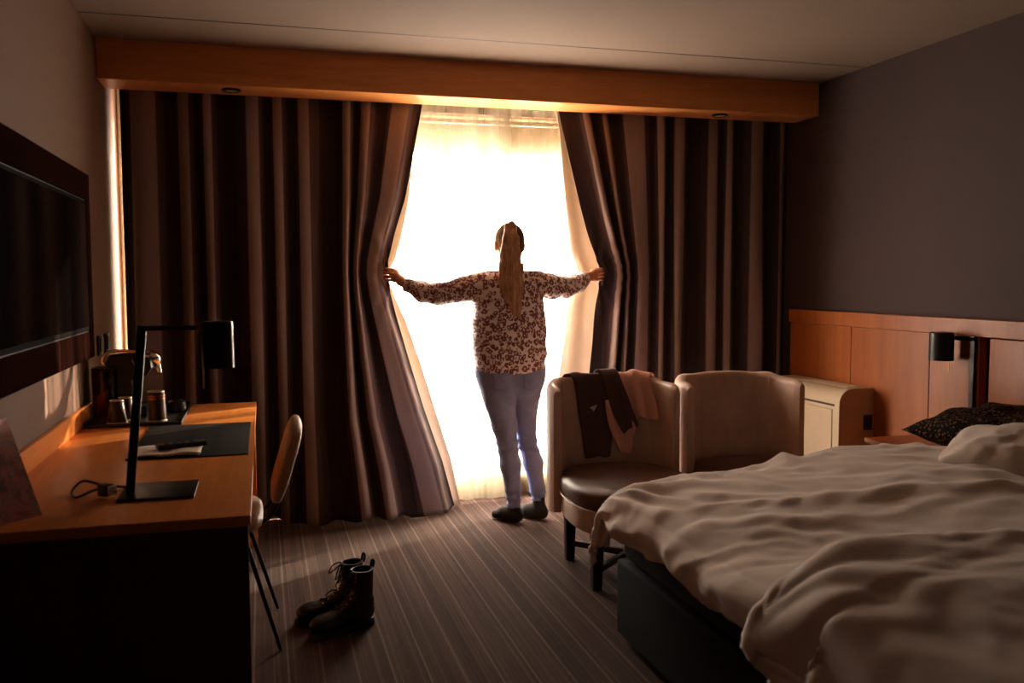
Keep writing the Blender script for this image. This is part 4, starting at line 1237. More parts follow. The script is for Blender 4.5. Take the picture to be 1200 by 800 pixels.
    [23, 22, 23, 22, 22, 22, 22, 22, 23, 22, 22, 22, 22, 23, 22, 21, 21, 22, 22, 22, 23, 22, 22, 22, 22, 22, 22, 22, 23, 22, 22, 22, 22, 23, 22, 22, 22, 22, 0, 0, 0, 0, -1, -1, 0, 0, 0, 0, -1, 0, 0, -1, 0, -1, -1, -1, 0, 0, -1, 0, -1, -1, -1, 0, -1, -1, -1, 0, -1, 0, -1, 0, -1, -1, 1, 1, 0, 0, 0, 0, 0, 0, 0, 0, 0, -1, 0, 1, 0, 1, 0, 2, 1, -2, 0, 1, 0, 0, 2, -1, 0, 2, 0, 0, 1, 2, 0, 1, 0, 1, 1, 1, 1, 0],
    [23, 22, 22, 22, 22, 22, 22, 22, 22, 22, 22, 22, 22, 22, 22, 22, 22, 22, 22, 22, 22, 22, 22, 22, 22, 22, 22, 22, 22, 22, 22, 22, 22, 22, 22, 22, 22, 22, -1, -1, -1, -1, 0, 0, -1, -1, -1, -1, 0, -1, -1, 0, -1, -2, -1, -1, 0, 0, 0, -1, -1, 0, 0, -1, 0, 0, 0, -1, -1, -1, 0, -1, 0, 0, 0, 0, 0, -1, -1, 0, 0, 0, 0, 0, -1, -1, 0, -1, 0, -1, 0, 3, -3, -2, -1, 2, 0, 1, 1, -1, 0, 0, -1, 0, 0, 1, -1, 1, 0, 0, 1, 0, 0, 1],
    [22, 22, 22, 22, 22, 22, 22, 22, 22, 22, 22, 22, 22, 22, 22, 22, 22, 22, 22, 22, 22, 22, 22, 22, 22, 22, 22, 23, 22, 22, 22, 23, 22, 22, 22, 22, 23, 22, -1, 0, 0, 0, -1, -1, 0, 0, -1, 0, -1, 0, 0, -1, 0, -1, -1, 0, 0, 0, 0, 0, 0, -1, -1, -1, -1, -1, -1, -1, -1, 0, -1, 0, 0, 0, 0, 1, -1, -1, -1, -1, -1, -1, -1, -1, -1, -1, -1, 0, -1, 0, 1, 3, -4, -2, -1, 0, -2, 2, -2, -1, 0, -2, -1, -1, 0, -1, 0, -1, -1, 0, 0, 0, 0, -1],
    [22, 23, 22, 23, 22, 22, 22, 22, 22, 22, 22, 22, 22, 22, 22, 22, 22, 22, 22, 22, 22, 22, 22, 22, 22, 22, 22, 22, 22, 22, 22, 22, 22, 22, 23, 22, 22, 23, 0, -1, -1, -1, -1, -1, -1, -1, 0, -1, 0, 0, -1, 0, -1, -2, -1, 0, 0, -1, -1, -1, -1, 0, -1, 0, 0, 0, 0, 0, 0, -1, 0, -1, -1, 1, 0, 1, -1, 0, -1, -1, -1, -1, -1, -1, -1, -1, -1, -1, -1, -1, 1, 1, -4, -1, 0, -2, -1, 0, -2, -1, -2, -1, -1, -1, 0, -1, -1, -2, 0, 0, 0, 0, 0, 0],
    [23, 22, 22, 22, 22, 22, 22, 22, 22, 22, 22, 22, 22, 22, 22, 22, 22, 22, 22, 23, 23, 22, 22, 22, 23, 22, 23, 22, 22, 22, 22, 22, 22, 22, 22, 22, 22, 22, -1, -1, 0, 0, 0, 0, 0, -1, -1, 0, 0, -1, 0, 0, -2, -1, -1, 0, -1, 0, 0, -1, -1, -1, 0, 0, -1, -1, -1, -1, -1, 0, -1, -1, 0, 0, 0, 1, -1, -2, -1, -1, -1, -1, -1, -1, -2, -1, -1, -2, -1, -1, 3, -3, -4, -1, -1, -3, 0, -1, -2, -2, -1, -2, -1, -1, 0, -3, -1, -1, -1, -1, -1, 0, -1, -1],
    [22, 22, 22, 22, 22, 22, 22, 22, 21, 22, 22, 22, 22, 22, 22, 22, 21, 22, 22, 22, 22, 22, 22, 23, 22, 23, 22, 22, 22, 22, 23, 22, 23, 22, 22, 22, 22, 22, -1, 0, -1, -1, -1, -1, -1, 0, 0, 0, -1, 0, 0, -1, -2, -1, 0, 0, 0, -1, -1, 0, 0, -1, -1, -1, 0, 0, -1, -1, 0, -1, -1, 0, -1, 0, 1, 1, -2, -1, -2, -1, -1, -2, -2, -2, -2, -2, -2, -1, -2, -1, 2, -5, -3, -1, -1, -3, 0, -3, -3, -1, -2, -1, -2, -1, -1, -2, -1, -2, -1, 0, -1, -1, -1, 0],
    [23, 23, 23, 22, 22, 22, 21, 22, 22, 22, 22, 22, 22, 22, 22, 21, 22, 22, 23, 22, 22, 22, 22, 22, 22, 22, 22, 22, 23, 22, 22, 22, 22, 22, 22, 22, 22, 23, 0, -1, -1, -1, -1, 0, 0, -1, -1, -1, 0, 0, -1, -1, -1, 0, 1, 0, 0, 0, -1, -1, -1, 0, 0, 0, 0, -1, 0, -1, -1, -1, -1, -1, 0, 0, 0, 0, -2, -3, -1, -2, -2, -2, -2, -2, -3, -2, -2, -2, -2, 1, 0, -6, -2, -2, -1, -2, 0, -4, -2, -2, -2, -2, -2, -1, -2, -2, -1, -1, -1, -2, -1, -1, 0, -1],
    [22, 22, 22, 22, 22, 22, 22, 22, 22, 22, 22, 22, 23, 22, 22, 21, 23, 22, 22, 22, 22, 22, 22, 22, 22, 22, 22, 23, 22, 22, 22, 22, 22, 22, 22, 23, 23, 22, 0, 0, 0, 0, -1, -1, -1, 0, 0, 0, 0, -1, 0, -2, -1, 0, 0, 0, -1, 0, -1, -1, 0, -1, -1, -1, 0, 0, -1, 0, -1, -1, -2, -1, 0, 0, 1, 1, -2, -2, -2, -3, -2, -2, -2, -2, -3, -3, -2, -3, -2, 1, -4, -5, -3, -3, -2, -1, -2, -4, -2, -3, -2, -3, -2, 0, -3, -2, -3, -2, -2, -1, -1, -1, -2, -1],
    [22, 22, 22, 22, 22, 22, 22, 22, 22, 21, 22, 22, 21, 22, 21, 22, 22, 22, 21, 22, 21, 22, 22, 21, 22, 22, 22, 22, 21, 22, 22, 22, 22, 22, 22, 22, 22, 22, -1, -1, -1, -1, 0, 0, 0, 0, -1, -1, -1, 0, -1, -2, -1, -1, -1, -1, 0, -1, 0, -1, -1, 0, -1, 0, 0, -1, -1, -1, -1, -2, -1, -1, 0, -1, 1, 0, -3, -3, -3, -3, -3, -3, -3, -3, -2, -2, -3, -3, -1, 1, -6, -5, -3, -2, -5, -1, -4, -3, -3, -3, -3, -2, -2, -1, -4, -2, -2, -2, -2, -2, -2, -2, -1, 0],
    [22, 22, 22, 22, 22, 22, 22, 21, 22, 22, 22, 22, 22, 21, 21, 22, 21, 22, 22, 22, 22, 21, 22, 22, 21, 22, 22, 22, 22, 22, 21, 22, 21, 22, 22, 21, 22, 23, 0, 0, 0, 0, 0, -1, 0, -1, 0, 0, 0, -1, -2, -1, -1, 0, 0, 0, 0, -1, -1, 0, -1, -1, 0, -1, -1, -1, 0, -1, -1, -1, -1, 0, -1, -1, 2, 0, -3, -3, -3, -3, -3, -3, -3, -4, -4, -4, -3, -3, 0, -3, -8, -3, -3, -4, -4, -1, -5, -4, -3, -3, -2, -3, -2, -2, -4, -2, -2, -3, -3, -2, -1, -2, 0, -1],
    [22, 22, 22, 22, 22, 22, 22, 22, 22, 22, 21, 22, 22, 21, 21, 22, 22, 21, 22, 21, 21, 22, 21, 22, 22, 21, 22, 22, 22, 22, 22, 21, 22, 22, 22, 22, 22, 22, 0, 0, 1, 0, 0, 1, -1, 0, 0, -1, -1, -1, -2, -1, 0, 0, 0, 0, 0, -1, -1, -1, 0, -1, -1, -1, -1, 0, -1, -1, -2, -2, -2, -1, -1, 1, 2, -1, -4, -3, -4, -3, -4, -4, -3, -3, -3, -3, -4, -2, 1, -8, -6, -4, -3, -4, -3, -2, -5, -3, -4, -3, -2, -3, -1, -3, -3, -1, -4, -4, -2, -1, -2, -1, -1, -1],
    [23, 22, 22, 22, 22, 22, 22, 22, 21, 22, 22, 22, 22, 21, 22, 22, 22, 22, 22, 22, 22, 22, 22, 21, 22, 22, 22, 21, 22, 22, 21, 22, 22, 22, 21, 22, 22, 22, 1, 1, 0, 1, 1, 0, 0, -1, -1, 0, 0, -1, -1, -1, 0, 0, 0, -1, -1, -1, -1, -1, -1, -1, -1, -1, -2, -1, -1, -1, -2, -2, -1, -1, -2, 1, 0, -1, -2, -2, -3, -4, -4, -3, -2, -3, -3, -3, -2, 1, -3, -8, -5, -2, -3, -4, -3, -3, -5, -4, -3, -1, -3, -4, 0, -5, -1, -1, -4, -3, -2, -2, -2, -1, 0, -1],
    [22, 22, 22, 22, 22, 22, 22, 22, 22, 22, 22, 22, 21, 22, 22, 22, 22, 22, 21, 22, 21, 22, 22, 22, 21, 22, 22, 22, 22, 22, 22, 22, 22, 21, 22, 22, 21, 22, 1, 0, 0, 0, 0, -1, 0, 0, -1, -1, -1, -2, -1, 0, 0, 0, -1, 0, -1, -1, -1, 0, -1, -1, -1, -1, -1, -1, -1, -2, -2, -1, 0, -2, 0, 1, -2, -2, -2, -3, -2, -3, -3, -2, -2, -3, -4, -4, -3, -1, -8, -5, -3, -3, -4, -3, -2, -5, -4, -3, -3, -2, -5, -1, -1, -3, 1, -3, -4, -2, -1, -2, -2, 0, -1, -1],
    [22, 23, 22, 22, 22, 22, 22, 21, 22, 21, 22, 21, 21, 22, 22, 22, 21, 22, 23, 21, 22, 21, 22, 22, 21, 22, 22, 22, 22, 21, 22, 22, 21, 22, 21, 21, 22, 22, 0, 1, 0, 0, 0, 0, -1, -1, 0, -1, -1, -1, 0, 0, 0, -1, 0, 0, -1, -1, 0, -1, -1, -1, -1, -2, -1, -2, -2, -2, -1, -1, -2, -2, -1, 0, -4, 1, -1, -1, -1, -2, -3, -1, -3, -4, -2, -3, -3, -3, -7, -4, -3, -3, -4, -4, 0, -5, -4, -4, -1, -4, -5, 0, -2, -2, 1, -4, -4, -2, -1, -4, -2, 0, -1, 0],
    [22, 22, 22, 22, 22, 22, 22, 22, 22, 22, 21, 21, 21, 21, 21, 21, 22, 22, 21, 21, 22, 22, 22, 21, 22, 22, 22, 22, 22, 22, 22, 21, 21, 21, 21, 21, 21, 21, 0, 0, 1, 0, 0, 0, 0, 0, -1, 0, -1, -1, 0, 0, -1, 0, -1, -1, -2, -1, -1, -1, -1, -1, -1, -1, -2, -2, -2, -2, -2, -1, -3, -2, 0, -4, -1, 7, -1, 0, -1, -1, -1, -1, -3, -4, -3, -4, -2, -7, -6, -4, -3, -5, -4, -2, -1, -5, -4, -2, -2, -5, -1, 1, -4, 2, -1, -4, -1, 1, -4, -2, 2, 0, 0, 3],
    [22, 22, 23, 22, 22, 22, 21, 22, 21, 22, 22, 21, 22, 22, 22, 22, 22, 22, 22, 22, 22, 22, 21, 22, 23, 22, 22, 22, 22, 22, 22, 22, 22, 20, 21, 21, 19, 20, 1, 0, 0, 0, -1, 0, -1, -1, -1, -1, -1, 0, -1, 0, 0, -1, -1, -2, -1, -1, 0, 0, 0, 0, -1, -1, -1, -2, -3, -1, 0, -2, -2, 1, 1, 0, 5, 7, -1, 0, 0, 0, 0, -1, -4, -3, -5, -3, -4, -7, -4, -4, -4, -4, -3, 0, -2, -4, -2, -2, -3, -2, 2, -2, -2, 2, -3, -2, 2, 0, -2, 2, 2, 0, 2, 3],
    [22, 22, 22, 22, 22, 22, 22, 21, 20, 19, 20, 21, 20, 20, 21, 21, 21, 21, 22, 22, 22, 22, 22, 23, 22, 21, 21, 23, 21, 22, 22, 21, 20, 21, 20, 18, 18, 14, 1, 1, 0, 0, 0, -1, 0, 0, 0, -1, -1, 0, 0, -1, -1, -1, -1, -2, -1, 0, -1, -1, -1, -1, -1, -1, -3, -2, -1, -1, -1, 0, 2, 1, -3, 0, -5, -15, 2, 0, 0, 0, 0, -3, -2, -4, -8, -9, -5, -7, -9, -7, -6, -5, -1, -1, -1, -3, -1, -2, -2, 1, 0, -3, 1, 2, -3, 2, 3, 1, 3, 2, -3, -2, -4, -7],
]

NEAR_CLOTH = [
    [599, 597, 605, 599, 591, 581, 580, 579, 572, 576, 591, 593, 592, 594, 597, 599, 602, 604, 604, 602, 599, 595, 590, 586, 582, 578, 575, 573, 567, 560, 552, 547, 551, 551, 561, 564, 549, 810, 828, 842, 855, 840, 827, 843, 855, 866, 882, 876, 858, 840, 822, 803, 784, 765, 745, 726, 697, 677, 657, 639, 619, 599, 580, 560, 542, 524, 508, 494, 479, 480, 486, 501, 515, 527, 157, 156, 166, 170, 164, 158, 153, 160, 167, 164, 164, 158, 151, 146, 145, 143, 141, 139, 138, 134, 131, 129, 128, 128, 127, 127, 128, 133, 141, 148, 157, 167, 165, 148, 141, 153, 156],
    [-12, -12, -15, -10, -13, -11, -9, -7, -3, 2, -8, -13, -8, -2, 0, -1, -5, -10, -14, -18, -19, -19, -16, -16, -15, -15, -15, -17, -12, -5, 1, 5, 2, 2, -8, -8, 6, 0, 0, -4, -9, -1, 10, 10, 10, 11, 1, -6, -4, -2, -1, 0, 0, 0, 2, 2, 4, 6, 7, 6, 7, 7, 7, 8, 6, 5, 2, 4, 12, 9, 3, -9, -16, -18, 16, 17, 14, 15, 16, 15, 17, 17, 16, 20, 17, 15, 17, 21, 20, 19, 17, 15, 10, 6, 4, 7, 10, 11, 13, 12, 10, 3, -5, -11, -15, -13, 2, 15, 11, -4, 2],
    [-12, -11, -12, -10, -11, -9, -5, -4, -2, -5, -12, -6, 0, -4, -10, -14, -17, -18, -19, -21, -20, -18, -18, -16, -16, -13, -11, -7, -5, -3, 1, 3, 0, -1, -1, -2, -3, 0, 0, -4, -6, -1, 8, 9, 10, 9, -3, -4, -1, 1, 1, 2, 5, 7, 8, 9, 8, 7, 7, 6, 6, 7, 6, 6, 6, 5, 5, 3, 7, 4, 3, 0, -6, -7, 13, 14, 13, 15, 15, 15, 17, 18, 19, 19, 16, 18, 21, 17, 12, 6, 1, -2, -2, 2, 8, 10, 11, 13, 13, 15, 16, 18, 17, 14, 7, -9, -15, 1, 10, 0, -10],
    [-9, -9, -12, -10, -9, -3, -1, -2, -4, -9, -5, -3, -11, -16, -16, -15, -14, -14, -15, -16, -15, -15, -13, -11, -7, -6, -3, -1, -1, -1, -2, -1, 8, 5, 0, 2, 16, 0, -1, -3, -6, 0, 8, 7, 9, 3, -2, 2, 4, 5, 8, 9, 8, 7, 6, 6, 7, 7, 7, 7, 7, 6, 7, 6, 6, 6, 6, 2, -2, -6, -2, 1, -2, -29, 15, 15, 14, 14, 14, 16, 18, 17, 17, 17, 15, 15, 8, 1, -2, 0, 4, 9, 12, 15, 16, 16, 16, 15, 16, 17, 16, 16, 16, 16, 14, 6, -15, -19, -1, 12, -5],
    [-4, -4, -6, -9, -3, -1, -2, -6, -4, -4, -5, -10, -10, -5, 0, 1, -2, -7, -10, -5, -2, 3, 6, 10, 12, 14, 13, 11, 9, 5, 0, -2, -5, 6, 9, -3, -10, 0, -1, -3, -3, 5, 8, 7, 7, 4, 10, 11, 8, 6, 4, 3, 3, 4, 5, 7, 7, 7, 6, 7, 7, 7, 7, 7, 8, 8, 6, 6, 0, 2, -9, -9, 2, 22, 18, 17, 14, 14, 17, 18, 17, 15, 16, 9, 6, 2, 2, 7, 12, 16, 19, 18, 19, 21, 21, 19, 17, 16, 14, 10, 9, 7, 6, 4, 6, 15, 21, 1, -11, -5, 29],
    [3, 4, 1, -2, 2, 0, -5, -3, -2, -3, -1, 4, 5, 4, -2, -9, -13, -8, 3, 13, 16, 15, 13, 9, 7, 5, 2, 0, -1, -1, 3, 3, -1, -7, 1, 9, -8, 0, 0, 6, 9, 8, 5, 7, 8, 7, 5, 1, 0, 0, 4, 8, 9, 10, 10, 8, 7, 7, 7, 7, 6, 6, 6, 6, 6, 6, 7, 6, -1, 0, 11, -2, -12, -2, 17, 15, 7, 6, 11, 16, 15, 12, 9, 6, 10, 13, 13, 14, 13, 13, 14, 17, 20, 18, 17, 16, 17, 17, 17, 18, 19, 19, 18, 18, 13, 10, 12, 22, 7, -19, -24],
    [10, 6, -3, -1, 1, 1, -1, 0, 0, 1, -1, -6, -10, -10, -8, -5, 4, 10, 11, 7, 3, 0, -2, -3, -5, -7, -6, -6, -6, -2, 0, 0, 1, -2, -8, -1, 8, 0, 2, 8, 13, 12, 9, 8, 6, -1, -3, 0, 0, 0, 7, 8, 9, 9, 8, 7, 6, 5, 5, 5, 5, 6, 5, 6, 5, 6, 7, 9, 13, 4, 0, 8, 3, -24, 15, 14, 9, 1, 1, 4, 9, 10, 2, 2, 2, 5, 11, 15, 18, 20, 20, 20, 20, 22, 21, 22, 22, 21, 21, 21, 20, 19, 18, 15, 12, 7, 7, 3, 11, 18, -25],
    [12, 8, -4, -3, -3, -3, -1, 0, 0, -1, -2, -1, -1, -3, -3, 1, 1, -4, -6, -8, -7, -5, -4, -4, -3, -1, -1, 0, 3, 0, -1, 0, -2, 3, 2, -9, 1, 0, -1, -5, 0, 7, 14, 13, 4, 6, 5, 1, 3, 3, 2, 7, 6, 4, 4, 4, 4, 4, 4, 4, 4, 4, 4, 3, 4, 3, 4, 6, 7, 5, -6, -2, 9, 20, 9, 12, 17, 12, 5, 2, 2, 6, 2, 9, 11, 7, 8, 16, 21, 22, 23, 25, 24, 24, 24, 24, 23, 23, 22, 21, 21, 22, 22, 23, 21, 19, 13, 9, 2, 10, 42],
    [14, 16, 12, 2, -1, -1, 0, 4, 1, 0, 0, -1, 1, -1, -1, 0, -2, -4, -2, 0, 1, 0, 1, 2, 3, 3, 5, 6, 4, 5, 5, 5, 8, 9, 11, 7, -5, 1, -1, -5, -3, -3, 0, 9, 8, 8, 6, 3, 2, 5, -3, -12, -14, -5, 4, 4, 3, 3, 3, 2, 3, 2, 2, 3, 2, 3, 4, 2, -2, -1, -2, -9, -8, 6, 9, 11, 11, 17, 15, 11, 13, 24, 14, 3, 5, 10, 15, 11, 10, 14, 22, 24, 24, 24, 24, 24, 23, 22, 22, 23, 22, 22, 22, 20, 21, 22, 20, 15, 10, 7, -1],
    [14, 17, 35, 31, 13, 2, 1, 11, 10, 4, -1, 0, -1, -1, -1, -2, 2, 8, 7, 7, 6, 8, 8, 9, 8, 10, 10, 10, 11, 12, 12, 12, 13, 13, 13, 17, 18, 0, 1, 4, 1, 0, -2, 0, 2, 4, 14, 19, 16, 13, -1, -15, -7, 7, 5, 4, 3, 3, 2, 2, 1, 1, 1, 0, 1, 1, 0, -2, -2, -1, 1, -2, -7, -17, 10, 9, 10, 11, 15, 15, 14, 20, 28, 23, 7, 6, 3, 3, 3, 12, 16, 21, 22, 22, 23, 22, 22, 22, 22, 21, 21, 20, 18, 18, 20, 19, 17, 16, 14, 8, 9],
    [16, 17, 20, 23, 31, 26, 11, 11, 8, 11, 1, -2, -2, -1, -1, 0, 4, 9, 10, 12, 13, 13, 14, 14, 16, 15, 15, 16, 17, 17, 16, 17, 17, 16, 16, 19, 20, 0, 0, 3, 2, 2, 2, 3, 4, 3, 8, 14, 18, 14, 13, 7, 1, 0, 2, 2, 2, 1, 2, 1, 1, 1, 1, 1, 0, 0, -1, -1, 0, 0, -1, 2, -1, -2, 7, 6, 6, 7, 10, 12, 17, 14, 12, 25, 16, 7, 5, 2, 0, 1, 15, 21, 20, 20, 19, 18, 17, 17, 17, 16, 16, 15, 14, 15, 15, 14, 15, 14, 12, 9, 5],
    [18, 19, 18, 19, 21, 27, 29, 11, 7, 7, 4, -2, 0, 4, 5, 5, 10, 14, 15, 16, 17, 18, 18, 19, 19, 19, 19, 19, 19, 18, 19, 19, 18, 17, 18, 20, 20, 0, 1, 3, 2, 1, -3, -5, 2, 6, 1, 5, 12, 8, -4, -2, -1, -2, -2, 0, 0, 1, 0, 1, 0, 0, 0, 0, 0, 0, -1, 0, 0, 1, 2, 1, -2, -4, 3, 5, 6, 4, 5, 10, 7, 11, 12, 7, 14, 8, 3, 5, 9, 10, 16, 17, 16, 14, 14, 14, 13, 12, 11, 12, 11, 10, 11, 11, 10, 11, 10, 10, 8, 7, 5],
    [19, 18, 18, 19, 19, 20, 24, 22, 21, 14, 15, 10, 4, 2, 9, 15, 16, 16, 18, 19, 19, 19, 19, 20, 20, 20, 20, 20, 19, 20, 20, 20, 20, 20, 20, 19, 21, 0, 0, 0, 2, 0, -3, -12, -4, 4, 4, 2, 4, 13, 9, 11, 14, -1, -4, -2, -1, -1, 0, 0, 1, 0, 0, 0, 1, 0, 0, 0, 1, 1, 1, 0, -2, 0, 3, 2, 3, 3, 6, 3, 0, -9, 6, 16, 24, 29, 19, 22, 37, 35, 20, 11, 11, 10, 9, 9, 9, 9, 9, 8, 8, 8, 8, 7, 7, 7, 7, 6, 7, 7, 4],
    [19, 20, 20, 20, 19, 20, 19, 15, 20, 23, 26, 21, 16, 19, 20, 21, 19, 19, 19, 20, 20, 20, 21, 20, 20, 20, 20, 20, 21, 21, 21, 21, 21, 20, 20, 20, 21, 0, 0, 1, 0, -1, -1, -5, -11, -12, -3, -1, -5, -2, 12, 17, 7, 0, -2, -2, -1, 0, 0, 1, 0, 1, 1, 1, 0, 1, 1, 0, 0, 0, 0, -1, -1, 2, 1, 1, 2, 5, 5, 0, 1, -12, -7, -1, 22, 28, 34, 38, 33, 27, 15, 9, 7, 7, 7, 6, 6, 6, 5, 5, 5, 5, 5, 6, 6, 5, 5, 5, 5, 5, 3],
    [20, 19, 20, 19, 21, 20, 20, 18, 17, 20, 23, 29, 30, 28, 26, 25, 20, 19, 20, 20, 21, 21, 21, 21, 21, 21, 21, 21, 21, 21, 21, 20, 20, 21, 20, 20, 21, 0, 0, 1, -1, 0, -1, 1, -2, -17, -7, 0, -9, -13, -4, 3, 4, 1, 0, -2, -1, 0, 0, 0, 1, 1, 0, 1, 1, 0, 0, 0, 0, 1, 1, 0, 2, 2, 1, 1, 2, 6, -1, 4, 1, -2, -4, -4, 11, 20, 29, 27, 17, 10, 5, 4, 5, 5, 4, 4, 4, 4, 4, 4, 4, 4, 4, 3, 3, 4, 4, 4, 5, 4, 3],
    [19, 20, 19, 19, 20, 20, 21, 22, 21, 19, 22, 28, 30, 29, 25, 22, 25, 23, 21, 22, 22, 22, 21, 21, 21, 21, 21, 21, 21, 21, 21, 22, 21, 20, 20, 21, 20, 0, 0, -1, -1, -1, -1, 0, 1, -1, -1, 2, -3, -11, -4, -4, -2, 3, 1, 0, 0, -1, 0, 0, 0, 0, 1, 0, 0, 1, 1, 1, 1, 1, 1, 1, 3, 0, 4, 3, 6, 2, -1, 5, -2, 2, 4, 3, 4, 12, 15, 9, 7, 6, 5, 3, 4, 3, 3, 3, 3, 2, 3, 3, 3, 3, 2, 3, 3, 3, 3, 4, 3, 2, 2],
    [19, 19, 19, 20, 20, 20, 21, 21, 22, 21, 21, 26, 27, 22, 22, 24, 23, 22, 22, 21, 21, 21, 21, 21, 21, 21, 22, 22, 21, 21, 21, 21, 21, 21, 21, 20, 21, -1, 0, -1, 0, 0, 0, 0, 0, 3, 4, 1, 0, -2, -7, -6, -3, -2, -3, -1, 0, 0, 0, -1, 0, 0, 0, 0, 1, 0, 0, 0, 1, 0, 0, 1, 1, 0, 3, 4, 5, -2, 3, 2, -4, 2, 4, 6, 5, 5, 5, 5, 3, 3, 2, 2, 2, 2, 2, 2, 2, 2, 2, 2, 2, 1, 2, 2, 2, 2, 3, 2, 2, 2, 2],
    [20, 19, 20, 21, 20, 21, 21, 21, 21, 23, 24, 22, 26, 27, 26, 24, 22, 22, 22, 22, 21, 21, 22, 22, 21, 22, 21, 21, 22, 22, 21, 20, 20, 20, 20, 21, 21, 0, 0, 0, 0, -1, 0, 0, 0, 5, 3, -2, -2, 0, 1, 2, 1, -1, 0, -1, -1, -1, -1, 0, 0, 0, 0, 0, -1, 0, 0, 1, 1, 1, 1, 1, 0, 0, 3, 2, 0, -1, 6, -3, -2, 3, 3, 4, 2, 1, 2, 2, 2, 2, 1, 2, 1, 2, 2, 2, 1, 2, 1, 1, 1, 2, 2, 1, 1, 2, 2, 2, 1, 1, 1],
    [20, 20, 21, 20, 20, 21, 21, 22, 22, 22, 23, 24, 24, 26, 25, 24, 24, 22, 21, 21, 22, 21, 21, 21, 21, 21, 21, 21, 21, 20, 21, 21, 21, 21, 21, 21, 20, 0, 0, 1, 1, 0, -1, 0, 1, 4, 2, -2, -1, 2, 2, 1, 0, 0, -1, -1, -1, 0, 0, 0, -1, -1, 0, 0, 0, 0, 0, 0, 0, 0, 0, 0, 0, -3, 2, 1, -3, 4, 3, -4, 1, 5, 3, 5, 3, 2, 1, 1, 1, 0, 2, 1, 2, 1, 1, 1, 1, 1, 1, 1, 1, 0, 0, 1, 1, 1, 1, 1, 1, 1, 2],
    [19, 20, 20, 20, 21, 20, 21, 21, 22, 21, 24, 23, 24, 24, 24, 23, 22, 22, 22, 21, 21, 22, 21, 21, 21, 21, 21, 21, 21, 22, 21, 21, 21, 21, 21, 20, 21, 0, 0, 0, -1, 0, -1, 1, 1, 5, 2, -3, -1, -1, -1, 0, -1, -1, -1, -1, -1, -1, -1, -1, 0, 0, 0, 0, 1, 0, 1, 1, 0, 1, 0, 0, 0, 3, 3, 1, 1, 6, -1, -4, 2, 4, 2, 5, 2, 1, 1, 1, 0, 1, 0, 1, 0, 1, 1, 0, 1, 0, 0, 0, 0, 1, 1, 0, 1, 1, 1, 1, 1, 0, 0],
    [20, 20, 20, 20, 20, 21, 21, 22, 21, 23, 23, 24, 23, 23, 23, 23, 22, 22, 21, 21, 21, 21, 21, 21, 22, 21, 21, 21, 21, 21, 22, 22, 21, 21, 21, 21, 20, 0, 0, 0, 1, -1, 0, 0, 1, 5, 1, -2, -2, -1, -1, -1, -1, -1, -1, 0, 0, -1, 0, 0, 0, 0, 0, 0, 0, 1, 1, 0, 0, -1, 0, 0, 0, 0, 4, 3, 4, 4, -5, -3, 4, 3, 1, 4, 1, 0, 1, 0, 1, 1, 1, 0, 1, 0, 0, 0, 0, 0, 1, 0, 0, 0, 0, 1, 1, 0, 0, 0, 0, 0, 0],
    [30, 30, 30, 31, 31, 32, 33, 34, 33, 34, 35, 35, 35, 35, 35, 34, 34, 33, 34, 33, 33, 32, 32, 32, 31, 32, 32, 32, 32, 32, 32, 32, 32, 31, 31, 31, 31, 0, 0, 0, -1, -2, 2, 1, 0, 8, 0, -3, -2, -2, -1, -2, -1, -1, -1, -2, -2, -1, -1, -1, -1, 0, -1, 0, 0, 0, 0, 0, 0, -1, -2, -1, 0, 0, 1, 3, 7, -5, -8, 0, 3, 1, 2, 4, 2, 1, 0, 0, 0, 0, 0, 0, 0, 2, 0, 0, 0, 0, 0, 0, 0, 0, 0, 0, 0, 0, -1, 0, -1, 0, -1],
    [20, 20, 20, 20, 21, 21, 21, 21, 22, 23, 23, 23, 24, 24, 23, 23, 23, 23, 22, 22, 21, 22, 22, 21, 22, 21, 21, 21, 21, 21, 21, 21, 21, 21, 21, 21, 21, 0, 0, 1, -2, 0, 2, 0, 2, 3, -1, -2, -1, -1, -2, -1, -1, -1, -1, -2, -1, -1, -1, 0, 0, 0, 0, 0, 0, 0, -1, -1, -1, 0, 0, 0, 0, 0, 0, 2, -1, -7, -3, 1, 3, 0, 2, 2, 1, 0, 0, 0, 0, 0, 0, 0, 0, 1, 0, 0, 0, 0, -1, 0, 0, 0, 0, 0, -1, 0, 0, -1, 0, 0, 0],
    [19, 19, 20, 20, 21, 22, 21, 22, 23, 23, 23, 24, 23, 23, 23, 24, 23, 23, 22, 22, 22, 21, 21, 22, 21, 21, 22, 22, 22, 21, 21, 21, 21, 21, 21, 21, 21, 0, 0, -1, -2, 2, 2, 1, 3, 2, -1, -1, -2, -1, -1, -1, -1, -1, -2, -1, -2, -1, 0, -1, -1, -1, 0, 0, -1, -1, 0, -1, -1, 0, -1, 0, 0, 0, -2, -1, -5, -6, -1, 2, 2, 0, 2, 2, 1, 1, 0, 0, 0, 0, 0, 0, -1, 1, 1, 0, -1, 0, 0, 0, 0, 0, 0, -1, -1, -1, -1, 0, 0, -1, 0],
    [20, 20, 20, 20, 21, 21, 22, 21, 23, 23, 23, 23, 23, 23, 23, 23, 23, 22, 23, 22, 21, 22, 21, 21, 21, 22, 21, 21, 21, 21, 21, 21, 21, 21, 20, 21, 21, 0, 0, -3, 0, 3, 2, 3, 4, 1, -1, -2, -1, -1, -1, -1, -2, -2, -1, -1, -1, -1, -1, 0, 0, -1, -1, -1, 0, 0, -1, 0, 0, 0, 0, 0, 0, 0, -3, -3, -6, -3, 1, 2, 3, 0, 2, 1, 0, 0, 0, 0, 0, 1, 0, 0, 0, -1, 2, 0, 0, -1, 0, 0, -1, -1, -1, -1, -1, -1, -1, -1, -1, 0, -1],
